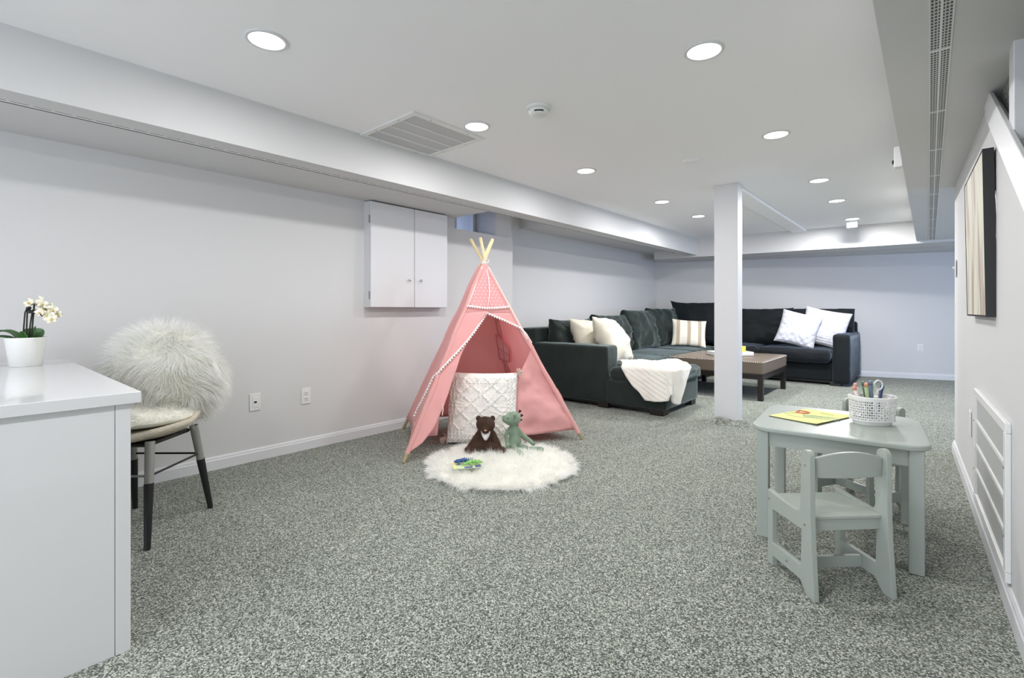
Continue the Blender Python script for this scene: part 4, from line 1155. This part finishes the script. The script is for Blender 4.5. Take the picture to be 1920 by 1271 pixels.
o = [c for c in COL.objects if c.name.startswith('yellow_card')][-1]; o.location = (-1.76, 6.44, .4575); o.rotation_euler = (0, .1, 1.2)

# ------------------------------------------------------------------ children's table
kt = thing('kids_table', 'small sage grey wooden play table with rounded corners on the right', 'table', (-.318, 2.640, 0), math.radians(4.5))
def rrect(hx, hy, r, n=8):
    p = []
    for cx, cy, a0 in ((hx-r, hy-r, 0), (-hx+r, hy-r, 90), (-hx+r, -hy+r, 180), (hx-r, -hy+r, 270)):
        for k in range(n+1):
            a = math.radians(a0+90*k/n); p.append((cx+r*math.cos(a), cy+r*math.sin(a)))
    return p
MB().prism(rrect(.309, .312, .085), .470, .492, 2).build('table_top', M_SAGE, kt, world=False, bevel=.007, bseg=3)
L_ = .262
for sx in (-1, 1):
    for sy in (-1, 1):
        MB().prism([(sx*L_-.024, sy*L_-.024), (sx*L_+.024, sy*L_-.024), (sx*L_+.024, sy*L_+.024), (sx*L_-.024, sy*L_+.024)], 0, .470, 2).build('leg', M_SAGE, kt, world=False, bevel=.005)
for s_ in (-1, 1):
    MB().box(-L_+.024, s_*L_-.010, .405, L_-.024, s_*L_+.010, .470).build('apron', M_SAGE, kt, world=False)
    MB().box(s_*L_-.010, -L_+.024, .405, s_*L_+.010, L_-.024, .470).build('apron', M_SAGE, kt, world=False)

# ------------------------------------------------------------------ children's chairs
def side_panel():
    out = [(0, 0), (.016, .20), (.020, .30), (.022, .47)]
    for k in range(9):
        a = math.radians(180-180*k/8); out.append((.045+.023*math.cos(a), .487+.023*math.sin(a)))
    out += [(.070, .44), (.074, .33)]
    for k in range(7):
        a = math.radians(180+85*k/6); out.append((.100+.026*math.cos(a), .305+.026*math.sin(a)))
    out += [(.185, .281), (.272, .291), (.272, 0), (.240, 0), (.240, .040), (.075, .040), (.040, 0)]
    hole = [(.072, .092), (.240, .092), (.240, .222), (.068, .222)]
    return out, hole
def panel_mesh(x0, x1):
    out, hole = side_panel()
    bm = bmesh.new()
    def loop(pts, x):
        vs = [bm.verts.new((x, f-.13, z)) for f, z in pts]; es = [bm.edges.new((vs[i], vs[(i+1) % len(vs)])) for i in range(len(vs))]; return vs, es
    rings = []
    for x in (x0, x1):
        a, ea = loop(out, x); b, eb = loop(hole, x); bmesh.ops.triangle_fill(bm, use_beauty=True, edges=ea+eb); rings.append((a, b))
    for k in (0, 1):
        a, b = rings[0][k], rings[1][k]; n = len(a)
        for i in range(n): bm.faces.new((a[i], a[(i+1) % n], b[(i+1) % n], b[i]))
    bmesh.ops.recalc_face_normals(bm, faces=bm.faces)
    me = bpy.data.meshes.new('side_panel'); bm.to_mesh(me); bm.free(); me.materials.append(M_SAGE); return me
def make_kid_chair():
    t = thing('kids_chair', '', 'chair', group="children's chairs at the small table")
    hw = .140
    for s_ in (-1, 1):
        me = panel_mesh(s_*hw-.0095, s_*hw+.0095); o = bpy.data.objects.new('side_panel', me); COL.objects.link(o); o.parent = t
        k = o.modifiers.new('bevel', 'BEVEL'); k.width = .003; k.segments = 2; k.limit_method = 'ANGLE'; k.angle_limit = math.radians(50)
        for (f, z) in ((.048, .455), (.05, .245), (.262, .255), (.150, .066)):
            sc = MB().lathe([(.0045, 0), (.0045, .0008), (0, .001)], (0, 0, 0), 10).build('screw', M_METAL, o, world=False)
            sc.location = (s_*(hw+.0097), f-.13, z); sc.rotation_euler = (0, s_*PI/2, 0)
    x = hw-.0095
    MB().box(-x, -.085, .262, x, .138, .274).build('seat', M_SAGE, t, world=False, bevel=.003)
    MB().box(-x, -.078, .222, x, -.062, .262).build('rear_apron', M_SAGE, t, world=False)
    MB().box(-x, .105, .222, x, .121, .262).build('front_apron', M_SAGE, t, world=False)
    MB().box(-x, .0, .045, x, .016, .088).build('stretcher', M_SAGE, t, world=False, bevel=.002)
    # curved back slat, arched top
    m = MB(); V = []; F = []; n = 24
    for lay in (0, 1):
        for i in range(n+1):
            a = -1+2*i/n; xx = x*a; bow = -.016*(1-a*a); yy = -.088+bow+(.013 if lay else 0)
            V.append((xx, yy-.000, .412)); V.append((xx, yy-.004, .478+.027*(1-a*a)))
    N = 2*(n+1)
    for i in range(n):
        q = 2*i; F += [(q, q+2, q+3, q+1), (N+q, N+q+1, N+q+3, N+q+2), (q+1, q+3, N+q+3, N+q+1), (q, N+q, N+q+2, q+2)]
    F += [(0, 1, N+1, N), (2*n, N+2*n, N+2*n+1, 2*n+1)]
    m.add(V, F).build('back_slat', M_SAGE, t, world=False, bevel=.003)
    return t
kc = make_kid_chair(); kc['label'] = 'small sage grey chair in front of the play table, its back to the camera'
A_ = math.atan2(.66, -.75)      # forward direction of the near chair in plan
def put_chair(o, rear_mid, fwd):
    f = Vector(fwd).normalized(); o.location = (rear_mid[0]+f.x*.13, rear_mid[1]+f.y*.13, 0); o.rotation_euler = (0, 0, math.atan2(-f.x, f.y))
put_chair(kc, (-.190, 2.030), (-.70, .72))
kc2 = copy_tree(kc); kc2['label'] = 'small sage grey chair behind the play table, mostly hidden by the table and basket'
put_chair(kc2, (-.205, 3.235), (-.52, -.85))

# ------------------------------------------------------------------ on the table
bk = thing('activity_book', 'thin yellow activity booklet with a red letter lying on the play table', 'book', (-.425, 2.676, .4925), math.radians(-2))
q = [(-.152, -.124), (.057, -.185), (.151, .138), (-.058, .171)]
MB().prism(q, 0, .004, 2).build('pages', mat('dark_page_edge', (96, 98, 70), .7), bk, world=False)
m = MB(); V = []; n = 10
for k_, z in ((0, .0042), (1, .0052)):
    for j in range(n+1):
        for i in range(n+1):
            u, v = i/n, j/n; p = (Vector(q[0])*(1-u)+Vector(q[1])*u)*(1-v)+(Vector(q[3])*(1-u)+Vector(q[2])*u)*v
            V.append((p.x, p.y, z+.003*u**4*(1-v)))
F = []
N = (n+1)**2
for j in range(n):
    for i in range(n): a = j*(n+1)+i; F += [(a, a+n+1, a+n+2, a+1), (N+a, N+a+1, N+a+n+2, N+a+n+1)]
for i in range(n): F += [(i, i+1, N+i+1, N+i), (n*(n+1)+i, N+n*(n+1)+i, N+n*(n+1)+i+1, n*(n+1)+i+1), (i*(n+1), N+i*(n+1), N+(i+1)*(n+1), (i+1)*(n+1)), (i*(n+1)+n, (i+1)*(n+1)+n, N+(i+1)*(n+1)+n, N+i*(n+1)+n)]
m.add(V, F).build('cover', M_YEL, bk, world=False)
zt = .0066
def ring2(cx, cy, pts, r=.004): return [(cx+a, cy+b, zt) for a, b in pts]
MB().tube(ring2(-.045, .055, [(-.025, -.03), (-.025, .03), (.005, .028), (.024, .008), (.022, -.012), (.0, -.030), (-.025, -.03)]), .0042, 6).build('red_letter', mat('red_ink', (204, 112, 88), .6), bk, world=False)
m = MB(); rnd = random.Random(3)
for row in range(3):
    for k in range(9):
        x = -.035+.016*k+row*.008; y = -.005-.028*row+.004*k*.3
        m.tube([(x, y, zt-.0008), (x+.004, y+.010, zt-.0008), (x+.009, y+.001, zt-.0008), (x+.012, y+.009, zt-.0008)], .0017, 4)
m.build('blue_lettering', mat('pale_blue_ink', (120, 160, 165), .6), bk, world=False)
m = MB()
for a in ((-.11, -.02, -.07, .03), (-.09, -.06, -.02, -.07), (.02, .10, .08, .08), (.04, -.09, .08, -.02), (-.10, .04, -.08, .10)):
    m.tube([(a[0], a[1], zt-.0009), ((a[0]+a[2])/2+.008, (a[1]+a[3])/2-.006, zt-.0009), (a[2], a[3], zt-.0009)], .0009, 4)
m.build('green_scribble', mat('soft_green_ink', (120, 156, 90), .6), bk, world=False)

ks = thing('pencil_basket', 'white perforated oval plastic basket full of markers on the play table', 'basket', (-.194, 2.700, .4925), YAW)
def oval(a, z, off=0):
    f = .95+.05*z/.125
    c, s_ = math.cos(a), math.sin(a)
    return ((.090*f+off)*math.copysign(abs(c)**.85, c), (.068*f+off)*math.copysign(abs(s_)**.85, s_), z)
m = MB(); na, nz = 60, 8; V = []; F = []; z0, z1 = .020, .108
for j in range(nz):
    for i in range(na):
        a0, a1 = 2*PI*i/na, 2*PI*(i+1)/na; h0, h1 = z0+(z1-z0)*j/nz, z0+(z1-z0)*(j+1)/nz
        o4 = [(a0, h0), (a1, h0), (a1, h1), (a0, h1)]
        k = .15 if (i+j) % 2 else .24
        i4 = [(a0+(a1-a0)*k, h0+(h1-h0)*k), (a1-(a1-a0)*k, h0+(h1-h0)*k), (a1-(a1-a0)*k, h1-(h1-h0)*k), (a0+(a1-a0)*k, h1-(h1-h0)*k)]
        b = len(V); V += [oval(a, z) for a, z in o4+i4]
        for e_ in range(4): F.append((b+e_, b+(e_+1) % 4, b+4+(e_+1) % 4, b+4+e_))
m.add(V, F).build('perforated_wall', M_PLAS, ks, world=False, solid=.0015)
m = MB(); n = 64
prof = [(-.012, 0, 0), (-.008, 0, .014), (.002, 0, .018), (.002, 0, .024), (-.002, 0, .024)]
V = []; F = []
for o_, _, z in prof:
    for k in range(n): V.append(oval(2*PI*k/n, z, o_)[:2]+(z,))
for i in range(len(prof)-1):
    for k in range(n): F.append((i*n+k, i*n+(k+1) % n, (i+1)*n+(k+1) % n, (i+1)*n+k))
F.append(tuple(range(n))[::-1])
m.add(V, F).build('base', M_PLAS, ks, world=False)
m = MB(); V = []; F = []
prof = [(-.003, .106), (.003, .106), (.004, .122), (-.001, .125), (-.004, .122), (-.003, .106)]
for o_, z in prof:
    for k in range(n): V.append(oval(2*PI*k/n, z, o_)[:2]+(z+.004*(abs(math.cos(2*PI*k/n))**4),))
for i in range(len(prof)-1):
    for k in range(n): F.append((i*n+k, i*n+(k+1) % n, (i+1)*n+(k+1) % n, (i+1)*n+k))
m.add(V, F).build('rim', M_PLAS, ks, world=False)
V = [oval(2*PI*k/n, .085, -.006) for k in range(n)]
BASK = Vector((-.194, 2.700, .4925))
def toW(p): return BASK+R_*p[0]+Fw*p[1]+Up*p[2]
pens = [('marker', 'white marker with pink cap leaning out of the basket, leftmost', (-.060, -.01), (-.082, .0), .165, (222, 214, 206), (224, 150, 132)),
        ('marker', 'white marker with rose cap, second from the left in the basket', (-.050, .015), (-.062, .02), .178, (226, 220, 210), (214, 168, 160)),
        ('marker', 'green marker with orange cap in the basket', (-.030, -.015), (-.042, -.02), .185, (160, 176, 128), (214, 156, 124)),
        ('marker', 'dark green marker in the basket', (-.010, .01), (-.030, .015), .186, (70, 100, 76), (84, 108, 84)),
        ('marker', 'slate blue marker in the basket, just left of the pale green one', (-.004, -.012), (-.016, -.01), .192, (92, 112, 136), (104, 124, 148)),
        ('marker', 'pale green marker in the middle of the basket', (.012, .004), (-.001, .006), .190, (190, 198, 160), (198, 206, 170)),
        ('marker', 'navy marker leaning right in the basket', (.045, .02), (.070, .03), .168, (52, 70, 104), (56, 76, 112)),
        ('marker', 'short white marker standing at the right side of the basket', (.064, -.03), (.064, -.030), .132, (232, 232, 230), (224, 224, 222)),
        ('marker', 'short white marker at the front middle of the basket', (-.010, -.045), (-.018, -.048), .134, (230, 230, 228), (236, 236, 234))]
for nm, lab, b0, b1, hh, c1, c2 in pens:
    p0 = toW((b0[0]*.6, b0[1]*.6, .026)); p1 = toW((b1[0], b1[1], hh)); d = (p1-p0)
    t = thing(nm, lab, 'marker', tuple(p0), 0, group='markers in the white basket')
    MB().tube([Vector((0, 0, 0)), d*.90], .0075, 10).build('barrel', mat('ink_%d_%d_%d' % c1, c1, .4), t, world=False, smooth=True)
    MB().tube([d*.90, d*.985, d], [.0082, .008, .006], 10).build('cap', mat('ink_%d_%d_%d' % c2, c2, .4), t, world=False, smooth=True)
t = thing('scissors', 'white handled scissors standing in the basket, one finger loop showing', 'scissors', tuple(toW((.012, .0, .03))), YAW)
m = MB(); m.tube([(.019*math.cos(a*PI/10)+.016, 0, .142+.021*math.sin(a*PI/10)) for a in range(21)], .0036, 8)
m.tube([(.012, 0, .122), (.010, 0, .085)], .004, 8); m.build('finger_loop', M_PLAS, t, world=False, smooth=True)
MB().box(.004, -.002, .0, .016, .002, .09).build('blade', M_METAL, t, world=False)
